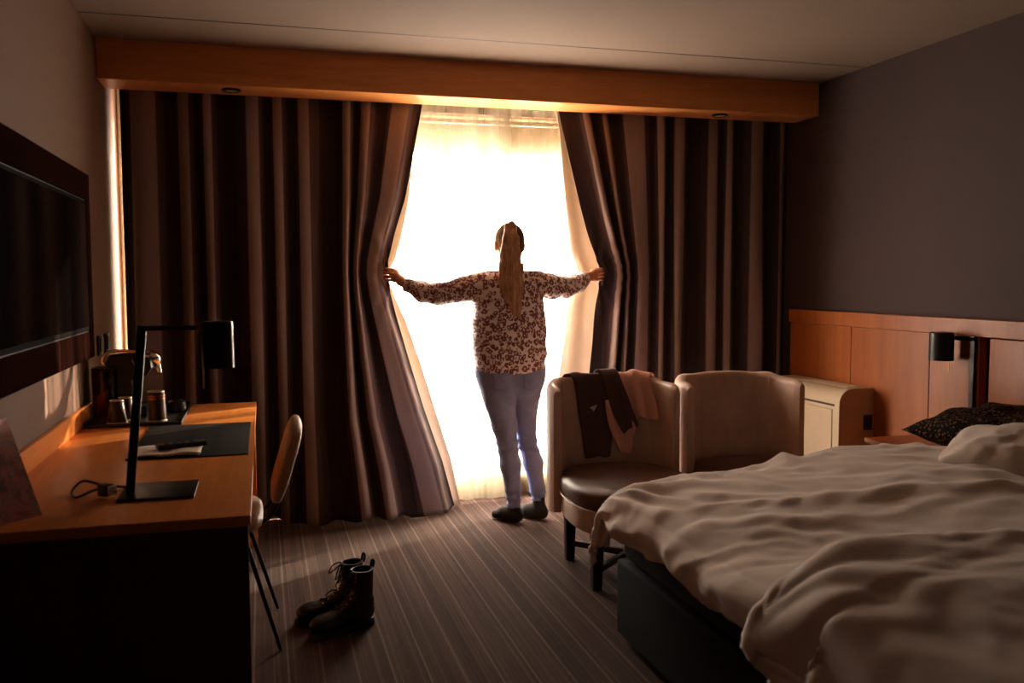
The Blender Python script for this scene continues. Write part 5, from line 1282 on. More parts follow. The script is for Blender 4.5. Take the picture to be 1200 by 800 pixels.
    [20, 20, 19, 21, 20, 21, 21, 22, 23, 23, 23, 23, 23, 23, 23, 23, 23, 23, 22, 21, 22, 21, 22, 21, 22, 21, 21, 21, 21, 21, 21, 21, 21, 21, 21, 21, 21, 0, 0, -1, 2, 2, 2, 2, 3, -1, -2, -1, -1, -2, -1, -2, -1, -1, -1, -1, -1, -1, -1, -1, -1, 0, -1, -1, -1, -1, 0, 0, 0, 0, 1, 0, 0, 0, -2, -3, -5, 0, 1, 3, 2, 0, 2, 1, 1, 0, -1, -1, -1, 0, 0, -1, -1, -2, 1, 0, -1, 0, 0, 0, 0, -1, -1, -1, 0, -1, -1, -1, 0, 0, 0],
    [20, 20, 21, 20, 21, 21, 21, 22, 22, 22, 23, 22, 23, 23, 23, 23, 23, 22, 22, 22, 21, 22, 21, 22, 21, 21, 21, 21, 21, 21, 21, 21, 21, 21, 21, 20, 20, 0, -1, 1, 3, 3, 1, 3, 4, 1, -1, -2, -1, -1, -1, -1, -1, -1, -1, -1, -1, -2, -1, -1, -1, -1, -1, 0, 0, -1, -1, -1, 0, 0, 0, 0, 0, 0, -1, -3, -2, 2, 0, 4, 1, 1, 3, 1, 1, 1, 0, 0, -1, -1, 0, -1, 0, -1, 1, 1, 0, -1, -1, 0, -1, 0, 0, 0, -1, -1, -1, -1, 0, 0, 0],
    [20, 20, 20, 21, 21, 21, 21, 22, 22, 23, 23, 24, 23, 23, 23, 22, 22, 22, 22, 22, 22, 21, 22, 21, 21, 21, 21, 21, 21, 22, 21, 21, 21, 21, 21, 21, 21, 0, 1, 2, 3, 1, 1, 3, 3, 0, -2, -2, -2, -1, -1, -1, -1, -1, -1, -1, -2, -1, -2, -1, -1, -1, -1, -1, -1, 0, -1, 0, 0, 0, 1, 0, 0, 0, -3, -3, 1, -1, 2, 3, 0, 0, 2, 2, 1, 1, -1, -1, 0, 0, 0, 0, -1, -2, -1, 2, -1, -1, -1, 0, 0, -1, -1, -1, -1, -1, 0, -1, -1, -1, 0],
    [19, 20, 20, 21, 21, 21, 22, 22, 23, 23, 22, 22, 23, 23, 23, 23, 23, 23, 22, 22, 22, 22, 21, 22, 22, 22, 22, 21, 21, 21, 21, 21, 21, 21, 21, 21, 21, 0, 1, 2, 1, 1, 1, 3, 3, 0, -2, -2, -2, -1, -1, -1, -2, -1, -1, -1, -1, -2, -2, -1, -1, -1, -1, -1, -1, -1, 0, -1, -1, -1, 0, 0, 0, 0, -4, -2, 0, -2, 3, 2, -1, 1, 2, 1, 1, 0, 0, 0, 0, -1, 1, 0, 0, -1, -2, 1, 1, 0, -1, -1, 0, -1, -1, 0, 0, -1, -1, 0, 0, 0, -1],
    [20, 19, 20, 21, 21, 21, 22, 23, 22, 22, 23, 23, 23, 23, 23, 23, 22, 22, 23, 22, 21, 21, 22, 21, 21, 21, 21, 22, 21, 21, 21, 21, 21, 21, 21, 21, 21, 1, 0, 0, 2, 1, 3, 3, 3, 0, -1, -1, -1, -1, -1, -1, 0, -1, -1, -1, -1, -1, -2, -2, -1, -1, -1, -1, 0, 0, -1, 0, 0, -1, -1, 0, 0, -1, -3, -1, -4, 1, 5, 0, -2, 0, 2, 0, 0, 2, 0, 0, -1, -1, 0, 0, -1, -1, -2, 1, 1, 0, 0, 0, 1, 0, 0, 1, -1, 0, -1, -1, -1, 0, 0],
    [20, 20, 21, 21, 21, 22, 23, 23, 23, 24, 23, 23, 24, 23, 23, 23, 23, 23, 22, 22, 22, 22, 22, 22, 22, 21, 21, 21, 21, 21, 22, 21, 21, 21, 21, 21, 21, 0, 0, 2, 1, 1, 3, 3, 1, -1, -1, -1, -1, 0, -1, -1, -1, -1, -1, -1, -1, -2, -1, -2, -1, -1, -1, -2, -1, -1, -1, -1, 0, 0, -1, 0, 0, 0, -1, -3, 0, 4, 3, -1, 0, 2, 1, 1, 0, 0, 0, -1, 0, -1, 0, 0, 0, 0, -2, 0, 1, -1, -1, -1, 0, 0, -1, -1, 1, -1, 0, 0, -1, -1, -1],
    [20, 20, 21, 21, 22, 23, 22, 22, 23, 23, 24, 24, 23, 23, 23, 23, 23, 22, 22, 22, 22, 22, 21, 22, 21, 22, 22, 21, 22, 21, 21, 21, 21, 21, 21, 21, 21, 0, 0, 1, -1, 1, 2, 2, 1, -1, -1, -1, -1, -2, -1, -1, -1, -1, -1, -1, -1, -1, -2, -2, -1, -1, -1, -1, -1, -1, -1, -1, -1, -1, -1, 0, -1, 0, 0, 0, 2, 5, 0, -1, 0, 1, 0, 0, 0, 1, 0, 0, -1, -1, 0, 0, -1, -1, -2, -1, 2, 0, 0, -2, 0, 0, 0, -1, 0, -1, -1, 0, 0, -1, 0],
    [20, 20, 20, 20, 21, 21, 21, 22, 22, 22, 23, 23, 22, 23, 22, 22, 22, 23, 23, 22, 22, 22, 22, 21, 22, 21, 21, 22, 21, 21, 21, 21, 21, 21, 22, 22, 21, -1, 0, -1, 1, 2, 2, 3, 1, -1, -1, -1, -1, -1, -2, -1, -2, -2, -1, -1, -2, -2, -2, -2, -2, -2, -1, -1, -2, -1, -1, -1, 0, 0, -2, 0, 0, -1, 2, 1, 2, 2, -2, -1, 0, 1, 2, 0, 0, 1, 1, 0, 0, -1, -1, 1, 0, 0, -1, -2, 1, 1, -1, -1, 0, 1, -1, -1, 0, 0, -1, -1, -1, -1, -1],
    [19, 20, 20, 20, 21, 21, 22, 22, 23, 23, 22, 23, 23, 23, 23, 23, 23, 22, 22, 22, 22, 21, 22, 22, 22, 22, 21, 21, 21, 22, 21, 21, 21, 22, 21, 21, 21, 0, 0, 0, 1, 2, 2, 2, 3, 0, -2, -2, -2, -2, -1, -2, -1, -1, -1, -1, -2, -2, -1, -2, -2, -1, -2, -2, -2, -1, -1, -2, -1, 0, -1, -1, 0, 0, 1, 0, 3, -2, -2, -1, -2, 1, 2, 0, 0, -1, 0, 0, -1, 0, -1, 1, 0, 0, -1, -3, 0, 1, 0, -1, -1, 0, -1, -1, -1, -1, -1, 0, -1, -1, -1],
    [20, 20, 20, 21, 21, 21, 22, 22, 23, 23, 23, 22, 23, 22, 23, 23, 22, 23, 23, 23, 22, 22, 21, 22, 21, 22, 22, 21, 22, 21, 21, 22, 22, 21, 21, 21, 21, 0, 0, 0, 1, 1, 1, 2, 3, 1, -1, -1, -2, -2, -2, -1, -2, -2, -2, -2, -1, -1, -2, -2, -2, -2, -2, -2, -2, -1, -1, -1, -1, -1, 0, -1, 0, -1, 0, 0, 0, -4, 0, -1, -3, 0, 2, 0, 0, 0, 0, 0, 0, -1, -1, 0, -1, 0, -1, -2, 0, 1, 0, 0, -2, 1, 0, -1, -1, -1, -1, -1, -1, -1, -1],
    [20, 19, 20, 20, 21, 22, 21, 22, 22, 22, 23, 23, 22, 23, 22, 22, 23, 23, 23, 22, 23, 22, 22, 21, 22, 21, 21, 22, 21, 21, 22, 21, 21, 21, 21, 21, 22, 0, 0, 1, 1, 1, 1, 1, 2, 0, -1, -1, -2, -2, -1, -2, -1, -2, -3, -2, -2, -2, -2, -2, -3, -2, -2, -2, -2, -2, -1, -1, -1, 0, 0, -1, -1, 0, 0, -1, -4, -1, 0, -1, -1, 0, 1, 0, 0, 0, 1, 0, -1, -1, -1, 0, 0, -1, -1, -2, -2, 1, 0, -1, -1, 0, -1, -2, -1, 0, -1, -2, -1, -1, -1],
    [19, 20, 20, 21, 21, 21, 21, 22, 22, 23, 22, 22, 23, 22, 23, 23, 23, 23, 22, 23, 22, 22, 22, 22, 21, 22, 22, 21, 22, 22, 21, 21, 21, 21, 21, 21, 21, 1, 0, 1, 0, 0, 1, 1, 1, 0, -1, -1, -1, -1, -2, -1, -2, -2, -2, -2, -1, -1, -2, -2, -2, -3, -2, -1, -3, -3, -1, -1, -2, 0, -1, -1, 0, -1, -5, -2, -3, 1, -1, -2, -2, 0, 1, 0, -1, 0, 1, 0, 0, -1, -1, 0, 0, 0, 0, -2, -2, 1, 1, 1, -2, -1, 0, -1, -2, -1, -2, -1, -1, -1, -1],
    [20, 20, 20, 21, 21, 21, 22, 21, 22, 22, 22, 23, 22, 23, 23, 22, 23, 23, 23, 22, 22, 22, 22, 21, 22, 21, 22, 22, 21, 21, 21, 21, 21, 21, 21, 21, 21, -1, 0, 0, 1, 1, 0, 0, 0, -1, 0, -2, -2, -2, -2, -2, -1, -1, -2, -2, -2, -2, -1, -1, -3, -2, -2, -2, -2, -3, -2, -2, -1, -1, 0, -1, -1, 0, 0, -1, 0, 1, -2, -2, 0, 0, 0, 1, 0, -1, 0, 1, 0, -1, -2, 0, 0, -1, 0, -1, -2, 0, 0, 0, 0, -1, 1, 0, -1, -1, -1, -2, -1, -1, -2],
    [20, 20, 20, 20, 21, 21, 21, 22, 22, 22, 22, 22, 23, 22, 22, 23, 22, 22, 22, 22, 22, 22, 21, 22, 22, 22, 21, 21, 21, 22, 22, 21, 21, 21, 21, 21, 21, 0, 0, 0, 0, 0, 0, 0, -1, 0, -1, -1, -1, -2, -2, -1, -2, -2, -2, -2, -2, -1, -2, -2, -2, -2, -2, -3, -2, -2, -2, -1, -2, -1, 0, 0, 0, 0, 1, -1, 3, -1, -1, -1, -1, 0, 1, 1, 0, -1, 1, 0, 0, -1, -1, -1, 1, -1, -1, -1, -2, -1, 1, 1, 0, -1, 0, -1, -1, -1, -1, -1, -1, -1, -1],
    [20, 19, 20, 21, 20, 21, 22, 22, 22, 22, 22, 22, 22, 23, 23, 22, 23, 22, 22, 22, 22, 22, 22, 22, 21, 21, 22, 22, 22, 21, 21, 22, 22, 22, 21, 21, 21, 0, 0, -1, 0, 0, 0, 0, -1, 0, 0, 0, -1, -1, -1, -2, -1, -1, -1, -2, -1, -2, -1, -2, -2, -3, -2, -2, -2, -3, -3, -2, -2, -2, 0, 0, -1, -1, 3, 1, 0, -2, -2, -2, 0, -1, -1, 0, 1, 0, 0, 0, 0, -1, -2, -2, 0, 0, 0, 0, -2, -1, 0, 0, 0, -1, 0, 1, -1, -1, -1, -2, -2, -1, -1],
    [20, 20, 21, 21, 21, 21, 21, 21, 22, 22, 22, 22, 22, 22, 22, 23, 22, 22, 22, 22, 22, 22, 22, 22, 22, 22, 21, 21, 21, 21, 21, 21, 21, 21, 22, 22, 22, 0, 0, 0, 0, 0, 0, -1, -2, -1, 0, -1, -1, -1, -2, -2, -2, -1, -1, -2, -2, -1, -2, -2, -1, -2, -3, -2, -2, -2, -2, -2, -2, -1, 0, 0, -1, 0, 2, 0, -3, -2, -1, 0, 0, 0, 0, 2, 0, -1, 0, 1, 0, -1, -1, -1, 0, -1, -1, 0, -1, -3, 0, 1, 1, 0, 0, 0, 0, -1, -1, -1, -1, -1, -1],
    [20, 20, 20, 20, 21, 21, 21, 22, 22, 22, 23, 23, 23, 23, 22, 22, 22, 22, 22, 22, 22, 22, 22, 21, 22, 22, 22, 22, 22, 21, 21, 21, 21, 21, 21, 21, 21, 0, 0, 1, 0, 0, -1, -1, 0, -2, 0, -1, 0, -1, -1, -1, -1, -2, -2, -1, -2, -2, -1, -1, -2, -2, -2, -3, -2, -1, -3, -3, -2, -3, -1, -1, 0, -1, 0, -1, -3, -1, -1, -1, 0, -1, -1, 1, 0, -1, 1, 0, -1, -1, -3, -1, -1, 1, 0, -1, 0, -2, -1, 0, 1, 0, -1, 0, 0, -1, -1, -2, -1, -1, 0],
]


def settled(rows):
    """rows hold all x steps, then all y steps, then all z steps"""
    a = np.array(rows).cumsum(0)
    return np.swapaxes(a.reshape(len(rows), 3, -1), 1, 2) * 0.002


def refine(P, k):
    """Catmull-Rom upsampling of a point grid along both axes"""
    nu, nv = P.shape[:2]
    A = catmull(P.reshape(nu, -1), (nu - 1) * k + 1).reshape(-1, nv, 3)
    B = np.swapaxes(A, 0, 1)
    B = catmull(B.reshape(nv, -1), (nv - 1) * k + 1).reshape(-1, A.shape[0], 3)
    return np.swapaxes(B, 0, 1).copy()


def normals_of(P):
    du = np.gradient(P, axis=0); dv = np.gradient(P, axis=1)
    n = np.cross(du, dv)
    return n / np.maximum(np.linalg.norm(n, axis=-1, keepdims=True), 1e-9)


def ridged(Q, oct=2):
    s = 0; a = 1.0; Q = np.asarray(Q, np.float32)
    for _ in range(oct):
        s = s + a * (1 - np.abs(vnoise(Q)) * 2.0); Q = Q * 2.1 + 3.7; a *= 0.45
    return s


def creases(P, seed, shear):
    """rumpled-linen relief in the cloth's own surface coordinates"""
    du = np.cumsum(np.r_[np.zeros((1, P.shape[1])), np.linalg.norm(np.diff(P, axis=0), axis=-1)], 0)
    dv = np.cumsum(np.c_[np.zeros((P.shape[0], 1)), np.linalg.norm(np.diff(P, axis=1), axis=-1)], 1)
    w = fbm(np.stack([du * 2.4, dv * 2.4, du * 0 + seed], -1), 2)
    soft = fbm(np.stack([du * 3.2 + w * .5, dv * 4.2 + w * .5, du * 0 + seed + 5], -1), 3)
    fold = ridged(np.stack([du * 2.0 + w * 0.9, dv * 6.5 + du * shear + w * 1.3, du * 0 + seed + 11], -1), 2)
    mask = np.clip(0.5 + fbm(np.stack([du * 2.0, dv * 2.0, du * 0 + seed + 30], -1), 2), 0, 1)
    fine = ridged(np.stack([du * 9 + w * 2.2, dv * 12 + du * shear * 2 + w * 2.2, du * 0 + seed + 17], -1), 2)
    d = 0.014 * soft + 0.008 * fold * mask + 0.0022 * fine * mask
    for _ in range(4):
        d[1:-1, 1:-1] = 0.4 * d[1:-1, 1:-1] + 0.15 * (d[2:, 1:-1] + d[:-2, 1:-1] + d[1:-1, 2:] + d[1:-1, :-2])
    return d, du, dv


P = refine(settled(FAR_CLOTH), 5)
# the foot hem is tucked up except at the far corner
k = smoothstep(1.34, 1.24, P[..., 0]) * (1 - smoothstep(3.0, 3.1, P[..., 1]))
P[..., 2] = np.where(P[..., 2] < 0.58, 0.58 - (0.58 - P[..., 2]) * (1 - 0.48 * k), P[..., 2])
N = normals_of(P)
d, du, dv = creases(P, 3.0, 1.2)
X, Y = P[..., 0].copy(), P[..., 1].copy()
# gathered pleats fanning out of the far corner, rumpled far border
r = np.hypot(X - 1.20, Y - 3.12); an = np.arctan2(Y - 3.12, X - 1.20)
d += 0.009 * np.sin(an * 15 + 2.0 * np.sin(an * 5)) * np.exp(-((r - 0.28) / 0.24) ** 2)
d += 0.016 * np.exp(-((Y - 3.02) / 0.07) ** 2) * ridged(np.stack([X * 7, Y * 5, X * 0], -1), 2)
P += N * d[..., None]
o = tag(obj('duvet', grid_mesh(P), M['bed_linen'], None, angle=0), 'rumpled white duvet spread over the window side of the bed', 'duvet', 'white duvets')
solidify(o, 0.012, -1.0, 0)

P = refine(settled(NEAR_CLOTH), 5)
N = -normals_of(P)
if N[N.shape[0] // 2, int(N.shape[1] * 0.7), 2] < 0:
    N = -N
d, du, dv = creases(P, 21.0, -1.4)
X, Y, Z = P[..., 0].copy(), P[..., 1].copy(), P[..., 2].copy()
far = np.exp(-((Y - 1.84) / 0.06) ** 2)
d += far * (0.010 * ridged(np.stack([X * 8, Y * 3, Z * 3], -1), 2) + 0.014)
r = np.hypot(X - 1.12, Y - 1.80); an = np.arctan2(Y - 1.80, X - 1.12)
d += 0.008 * np.sin(an * 9 + 1.0) * np.exp(-((r - 0.25) / 0.22) ** 2)
P += N * d[..., None] * 0.8
o = tag(obj('duvet', grid_mesh(P), M['bed_linen'], None, angle=0), 'thick white duvet bunched up on the near side of the bed', 'duvet', 'white duvets')
solidify(o, 0.012, -1.0, 0)


def pillow_mesh(w, d, t, m4, seed=0, n=46):
    bm = bmesh.new()
    a = np.linspace(-1, 1, n)
    top = {}
    bot = {}
    for i, u in enumerate(a):
        for j, v in enumerate(a):
            k = (1 - abs(u) ** 3.2) * (1 - abs(v) ** 3.2)
            h = max(k, 0) ** 0.62
            px = u * (1 - 0.07 * (1 - abs(v) ** 2) * abs(u) ** 3) * w / 2
            py = v * (1 - 0.07 * (1 - abs(u) ** 2) * abs(v) ** 3) * d / 2
            q = Vector((px * 7 + seed, py * 7, seed * 1.7))
            wr = noise.fractal(q, 0.9, 2.1, 3) * 0.022 * h
            fr = 0.010 * math.sin(math.atan2(v, u) * 13 + seed) * (abs(u) ** 4 + abs(v) ** 4) * h
            e = i in (0, n - 1) or j in (0, n - 1)
            top[i, j] = bm.verts.new(m4 @ Vector((px, py, h * t / 2 + wr + fr)))
            bot[i, j] = top[i, j] if e else bm.verts.new(m4 @ Vector((px, py, -h * t / 2 + wr * 0.4)))
    for i in range(n - 1):
        for j in range(n - 1):
            bm.faces.new((top[i, j], top[i + 1, j], top[i + 1, j + 1], top[i, j + 1]))
            q = (bot[i, j + 1], bot[i + 1, j + 1], bot[i + 1, j], bot[i, j])
            if len(set(q)) >= 3 and not all(v in (top[i, j], top[i + 1, j], top[i + 1, j + 1], top[i, j + 1]) for v in q):
                try:
                    bm.faces.new(q)
                except ValueError:
                    pass
    bmesh.ops.recalc_face_normals(bm, faces=bm.faces)
    return bm


m4 = Matrix.Translation((2.94, 2.93, 0.755)) @ Matrix.Rotation(0.1, 4, 'Z') @ Matrix.Rotation(-0.12, 4, 'Y')
tag(obj('scatter_cushion', pillow_mesh(0.50, 0.72, 0.17, m4, 3), M['gold_pattern'], None, angle=0), 'black cushion with small gold pattern at the head of the bed', 'cushion')
m4 = Matrix.Translation((2.62, 2.63, 0.685)) @ Matrix.Rotation(0.55, 4, 'Z') @ Matrix.Rotation(-0.22, 4, 'Y')
tag(obj('bed_pillow', pillow_mesh(0.52, 0.50, 0.27, m4, 8), M['bed_linen'], None, angle=0), 'crumpled white pillow in front of the gold patterned cushion', 'pillow')

# ================================================================== ARMCHAIRS
CA, CB = 0.334, 0.36       # plan half sizes of the barrel


def barrel_pt(phi, inset=0.0, ex=4.0):
    c, s = math.cos(phi), math.sin(phi)
    a, b = CA - inset, CB - inset
    return Vector((math.copysign(abs(c) ** (2 / ex), c) * a, math.copysign(abs(s) ** (2 / ex), s) * b, 0))


TH = 0.058
ARM_TOP = 0.885


def build_armchair(label):
    t = thing('armchair', label, 'armchair', (0, 0, 0), 'brown satin barrel armchairs')
    n = 64
    ph0, ph1 = math.radians(3), math.radians(177)
    # closed cross-section (inset, z)
    sec = [(0.0, 0.255), (0.0, 0.45), (0.0, 0.65), (0.0, ARM_TOP - TH * 0.5)]
    for k in range(1, 8):
        a = PI * k / 8
        sec.append((TH / 2 - TH / 2 * math.cos(a), ARM_TOP - TH * 0.5 + TH * 0.5 * math.sin(a)))
    sec += [(TH, ARM_TOP - TH * 0.5), (TH + 0.004, 0.65), (TH + 0.004, 0.45), (TH, 0.255)]
    rings = []
    for i in range(n + 1):
        f = i / n
        phi = ph0 + (ph1 - ph0) * f
        endr = min(f, 1 - f) * n
        sc = 1.0 if endr >= 2 else (0.55 if endr < 0.5 else 0.9)
        ring = []
        for ins, z in sec:
            ii = TH / 2 + (ins - TH / 2) * sc
            p = barrel_pt(phi, ii)
            zz = z if z < 0.6 else z - (1 - sc) * TH * 0.5 - 0.030 * math.cos(phi) ** 4
            lean = smoothstep(0.4, 0.9, np.float64(z)) * 0.035
            p = p + Vector((0, lean * max(0, math.sin(phi)), 0))
            wz = 0.004 * math.sin(phi * 9.0) * (z > 0.8)
            ring.append(Vector((p.x, p.y, zz + wz)))
        rings.append(ring)
    bm = bmesh.new()
    R = [[bm.verts.new(p) for p in r] for r in rings]
    m = len(sec)
    for A, B in zip(R, R[1:]):
        for k in range(m):
            k2 = (k + 1) % m
            bm.faces.new((A[k], A[k2], B[k2], B[k]))
    bm.faces.new(R[0]); bm.faces.new(R[-1][::-1])
    bmesh.ops.recalc_face_normals(bm, faces=bm.faces)
    obj('barrel_back', bm, M['armchair'], t, angle=50)
    # stitched seams down the inside
    for deg in (45, 90, 135):
        phi = math.radians(deg)
        pts = []
        for z in np.linspace(0.46, ARM_TOP - 0.02, 14):
            p = barrel_pt(phi, TH + 0.003)
            lean = float(smoothstep(0.4, 0.9, np.float64(z))) * 0.035
            pts.append((p.x, p.y + lean * math.sin(phi), z))
        obj('seam', tb(pts, 0.0022, 6), M['armchair'], t)
    # seat frame and cushion (D plan)
    def slab(z0, z1, a, b, crown, rnd, cy):
        bm = bmesh.new()
        prof = [(0.0, z1 + crown), (0.5, z1 + crown * 0.8), (0.8, z1 + crown * 0.35), (0.93, z1 - rnd * 0.15), (0.985, z1 - rnd * 0.55), (1.0, z1 - rnd), (1.0, z0 + rnd), (0.985, z0 + rnd * 0.4), (0.95, z0), (0.0, z0)]
        N_ = 56
        rr = []
        for r, z in prof:
            if r == 0:
                rr.append([bm.verts.new((0, cy, z))]); continue
            ring = []
            for k in range(N_):
                an = 2 * PI * k / N_
                c, s = math.cos(an), math.sin(an)
                e = 2.6
                ring.append(bm.verts.new((math.copysign(abs(c) ** (2 / e), c) * a * r, cy + math.copysign(abs(s) ** (2 / e), s) * b * r, z)))
            rr.append(ring)
        for A, B in zip(rr, rr[1:]):
            for k in range(N_):
                k2 = (k + 1) % N_
                if len(A) == 1: bm.faces.new((A[0], B[k], B[k2]))
                elif len(B) == 1: bm.faces.new((A[k2], A[k], B[0]))
                else: bm.faces.new((A[k], B[k], B[k2], A[k2]))
        bmesh.ops.recalc_face_normals(bm, faces=bm.faces)
        return bm
    obj('seat_frame', slab(0.25, 0.36, 0.295, 0.36, 0.0, 0.012, -0.08), M['armchair'], t)
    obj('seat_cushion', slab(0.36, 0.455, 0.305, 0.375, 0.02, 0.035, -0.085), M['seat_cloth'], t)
    pip = []
    for k in range(56):
        an = 2 * PI * k / 56
        c, s = math.cos(an), math.sin(an)
        pip.append((math.copysign(abs(c) ** (2 / 2.6), c) * 0.304, -0.085 + math.copysign(abs(s) ** (2 / 2.6), s) * 0.374, 0.362))
    obj('piping', tb(pip, 0.005, 6, True), M['armchair'], t)
    LX, LYF, LYB = 0.222, -0.305, 0.15
    for sx_ in (-1, 1):
        for ly in (LYF, LYB):
            bm = bmesh.new()
            w0, w1 = 0.027, 0.021
            ring0 = [bm.verts.new((sx_ * LX + a * w0, ly + b * w0, 0.27)) for a, b in ((-1, -1), (1, -1), (1, 1), (-1, 1))]
            ring1 = [bm.verts.new((sx_ * LX + a * w1, ly + b * w1, 0.0)) for a, b in ((-1, -1), (1, -1), (1, 1), (-1, 1))]
            for k in range(4):
                bm.faces.new((ring0[k], ring0[(k + 1) % 4], ring1[(k + 1) % 4], ring1[k]))
            bm.faces.new(ring0[::-1]); bm.faces.new(ring1)
            bmesh.ops.recalc_face_normals(bm, faces=bm.faces)
            bmesh.ops.bevel(bm, geom=list(bm.edges), offset=0.003, segments=1, affect='EDGES')
            obj('leg', bm, M['wood_dark'], t, smooth=False)
    for s_ in (-1, 1):
        a = Vector((-LX, LYF if s_ > 0 else LYB, 0.085)); b = Vector((LX, LYB if s_ > 0 else LYF, 0.085))
        d_ = (b - a)
        m4_ = Matrix.Translation((a + b) / 2) @ Matrix.Rotation(math.atan2(d_.y, d_.x), 4, 'Z')
        obj('cross_stretcher', bx(-d_.length / 2, d_.length / 2, -0.012, 0.012, -0.014 + 0.001 * s_, 0.014 + 0.001 * s_, 0.002, 1, m4_), M['wood_dark'], t, smooth=False)
    return t


A1 = build_armchair('brown satin barrel armchair with jacket and pink top over its back')
A1.location = (1.648, 3.95, 0)
A1.rotation_euler = (0, 0, math.radians(-4))
A2 = copy_thing(A1, (2.335, 3.92, 0), math.radians(-3), 'bare brown satin barrel armchair next to the air conditioner')


# garments hung over the back of the first armchair: (x across the back, v along the drop; v = 0 at the crest, negative = seat side)
def over_back(px, v, off):
    """chair-local point for lateral position px and drop v"""
    # find plan angle whose inner x matches
    lo, hi = math.radians(2), math.radians(178)
    for _ in range(40):
        mid = (lo + hi) / 2
        if barrel_pt(mid, TH / 2).x > px: lo = mid
        else: hi = mid
    phi = (lo + hi) / 2
    r = TH / 2 + off
    arc = PI * r
    zc = ARM_TOP - TH * 0.5
    if v < -arc / 2:
        ins, z = TH + 0.004 + off, zc + (v + arc / 2)
    elif v > arc / 2:
        ins, z = -off, zc - (v - arc / 2)
    else:
        a = v / r
        ins, z = TH / 2 - r * math.sin(a), zc + r * math.cos(a)
    p = barrel_pt(phi, ins)
    lean = float(smoothstep(0.4, 0.9, np.float64(z))) * 0.035 * max(0, math.sin(phi))
    return Vector((p.x, p.y + lean, z))


M1 = Matrix.Translation(A1.location) @ Matrix.Rotation(A1.rotation_euler.z, 4, 'Z')


def garment_piece(name, left, right, m, parent, off, nr=44, nc=22, wr=0.006, seed=0.0, th=0.006):
    """ruled cloth between two edge polylines given as (x, v)"""
    L = catmull(left, nr); Rr = catmull(right, nr)
    P = np.zeros((nr, nc, 3))
    for i in range(nr):
        for j in range(nc):
            s = j / (nc - 1)
            q = L[i] * (1 - s) + Rr[i] * s
            o_ = off + wr * (0.5 + 0.5 * noise.fractal(Vector((q[0] * 13 + seed, q[1] * 5, seed)), 0.8, 2.0, 3)) + wr * 1.2 * max(0, math.sin(q[0] * 42 + q[1] * 9 + seed)) ** 2
            P[i, j] = M1 @ over_back(q[0], q[1], o_)
    o = obj(name, grid_mesh(P), m, parent, angle=0)
    solidify(o, th, 1.0, 1)
    return o


jk = thing('jacket', 'dark jacket draped over the back of the left armchair', 'jacket', tuple(M1 @ Vector((-0.1, 0.3, 0.6))))
garment_piece('jacket_body', [(-0.182, 0.24), (-0.182, 0.05), (-0.176, -0.06), (-0.161, -0.17), (-0.139, -0.30), (-0.118, -0.445)],
              [(0.078, 0.24), (0.078, 0.05), (0.078, -0.06), (0.067, -0.17), (0.051, -0.30), (0.036, -0.44)], M['jacket'], jk, 0.004, seed=1.0)
garment_piece('sleeve', [(-0.028, 0.12), (-0.017, 0.0), (0.004, -0.10), (0.036, -0.20), (0.083, -0.29), (0.120, -0.345)],
              [(0.067, 0.12), (0.078, 0.0), (0.115, -0.09), (0.158, -0.18), (0.197, -0.26), (0.214, -0.305)], M['jacket'], jk, 0.017, seed=4.0, th=0.012)
o = garment_piece('white_tag', [(-0.097, -0.205), (-0.081, -0.215), (-0.070, -0.225)], [(-0.044, -0.19), (-0.051, -0.206), (-0.068, -0.227)], M['white_tag'], jk, 0.020, 6, 4, 0.0, 0, 0.001)
pk = thing('pink_top', 'pink long-sleeved top hanging beside the dark jacket on the armchair', 'top', tuple(M1 @ Vector((0.1, 0.3, 0.6))))
garment_piece('top_body', [(0.025, 0.16), (0.036, 0.02), (0.089, -0.08), (0.142, -0.17), (0.184, -0.265)],
              [(0.253, 0.16), (0.253, 0.02), (0.264, -0.06), (0.285, -0.15), (0.295, -0.25)], M['pink'], pk, 0.003, seed=7.0, wr=0.012)
garment_piece('sleeve', [(0.004, -0.18), (0.014, -0.25), (0.030, -0.32), (0.057, -0.385), (0.083, -0.425)],
              [(0.110, -0.18), (0.152, -0.25), (0.195, -0.31), (0.189, -0.36), (0.158, -0.44)], M['pink'], pk, 0.008, seed=9.0, wr=0.012, th=0.010)

# ================================================================== BOOTS
def boot_mesh_fn(P):
    # local: toe +x, height +z, length ~0.27
    d = cap_(P, (-0.085, 0, 0.07), (-0.085, 0, 0.235), 0.045, 0.050)               # shaft
    d = smin(d, ell_(P, (-0.075, 0, 0.075), (0.062, 0.040, 0.060)), 0.03)          # heel counter
    d = smin(d, cap_(P, (-0.04, 0, 0.085), (0.07, 0, 0.055), 0.042, 0.036), 0.04)  # instep
    d = smin(d, ell_(P, (0.10, 0.0, 0.052), (0.062, 0.046, 0.036)), 0.03)          # toe cap
    d = np.maximum(d, 0.024 - P[:, 2])
    d = np.maximum(d, P[:, 2] - 0.243 - 0.10 * np.maximum(0, -(P[:, 0] + 0.085)))
    # opening
    d = np.maximum(d, -cap_(P, (-0.085, 0, 0.15), (-0.085, 0, 0.30), 0.040))
    d = d + 0.0018 * np.sin(P[:, 2] * 110 + P[:, 0] * 60) * ((P[:, 2] > 0.08) & (P[:, 2] < 0.15))
    return d


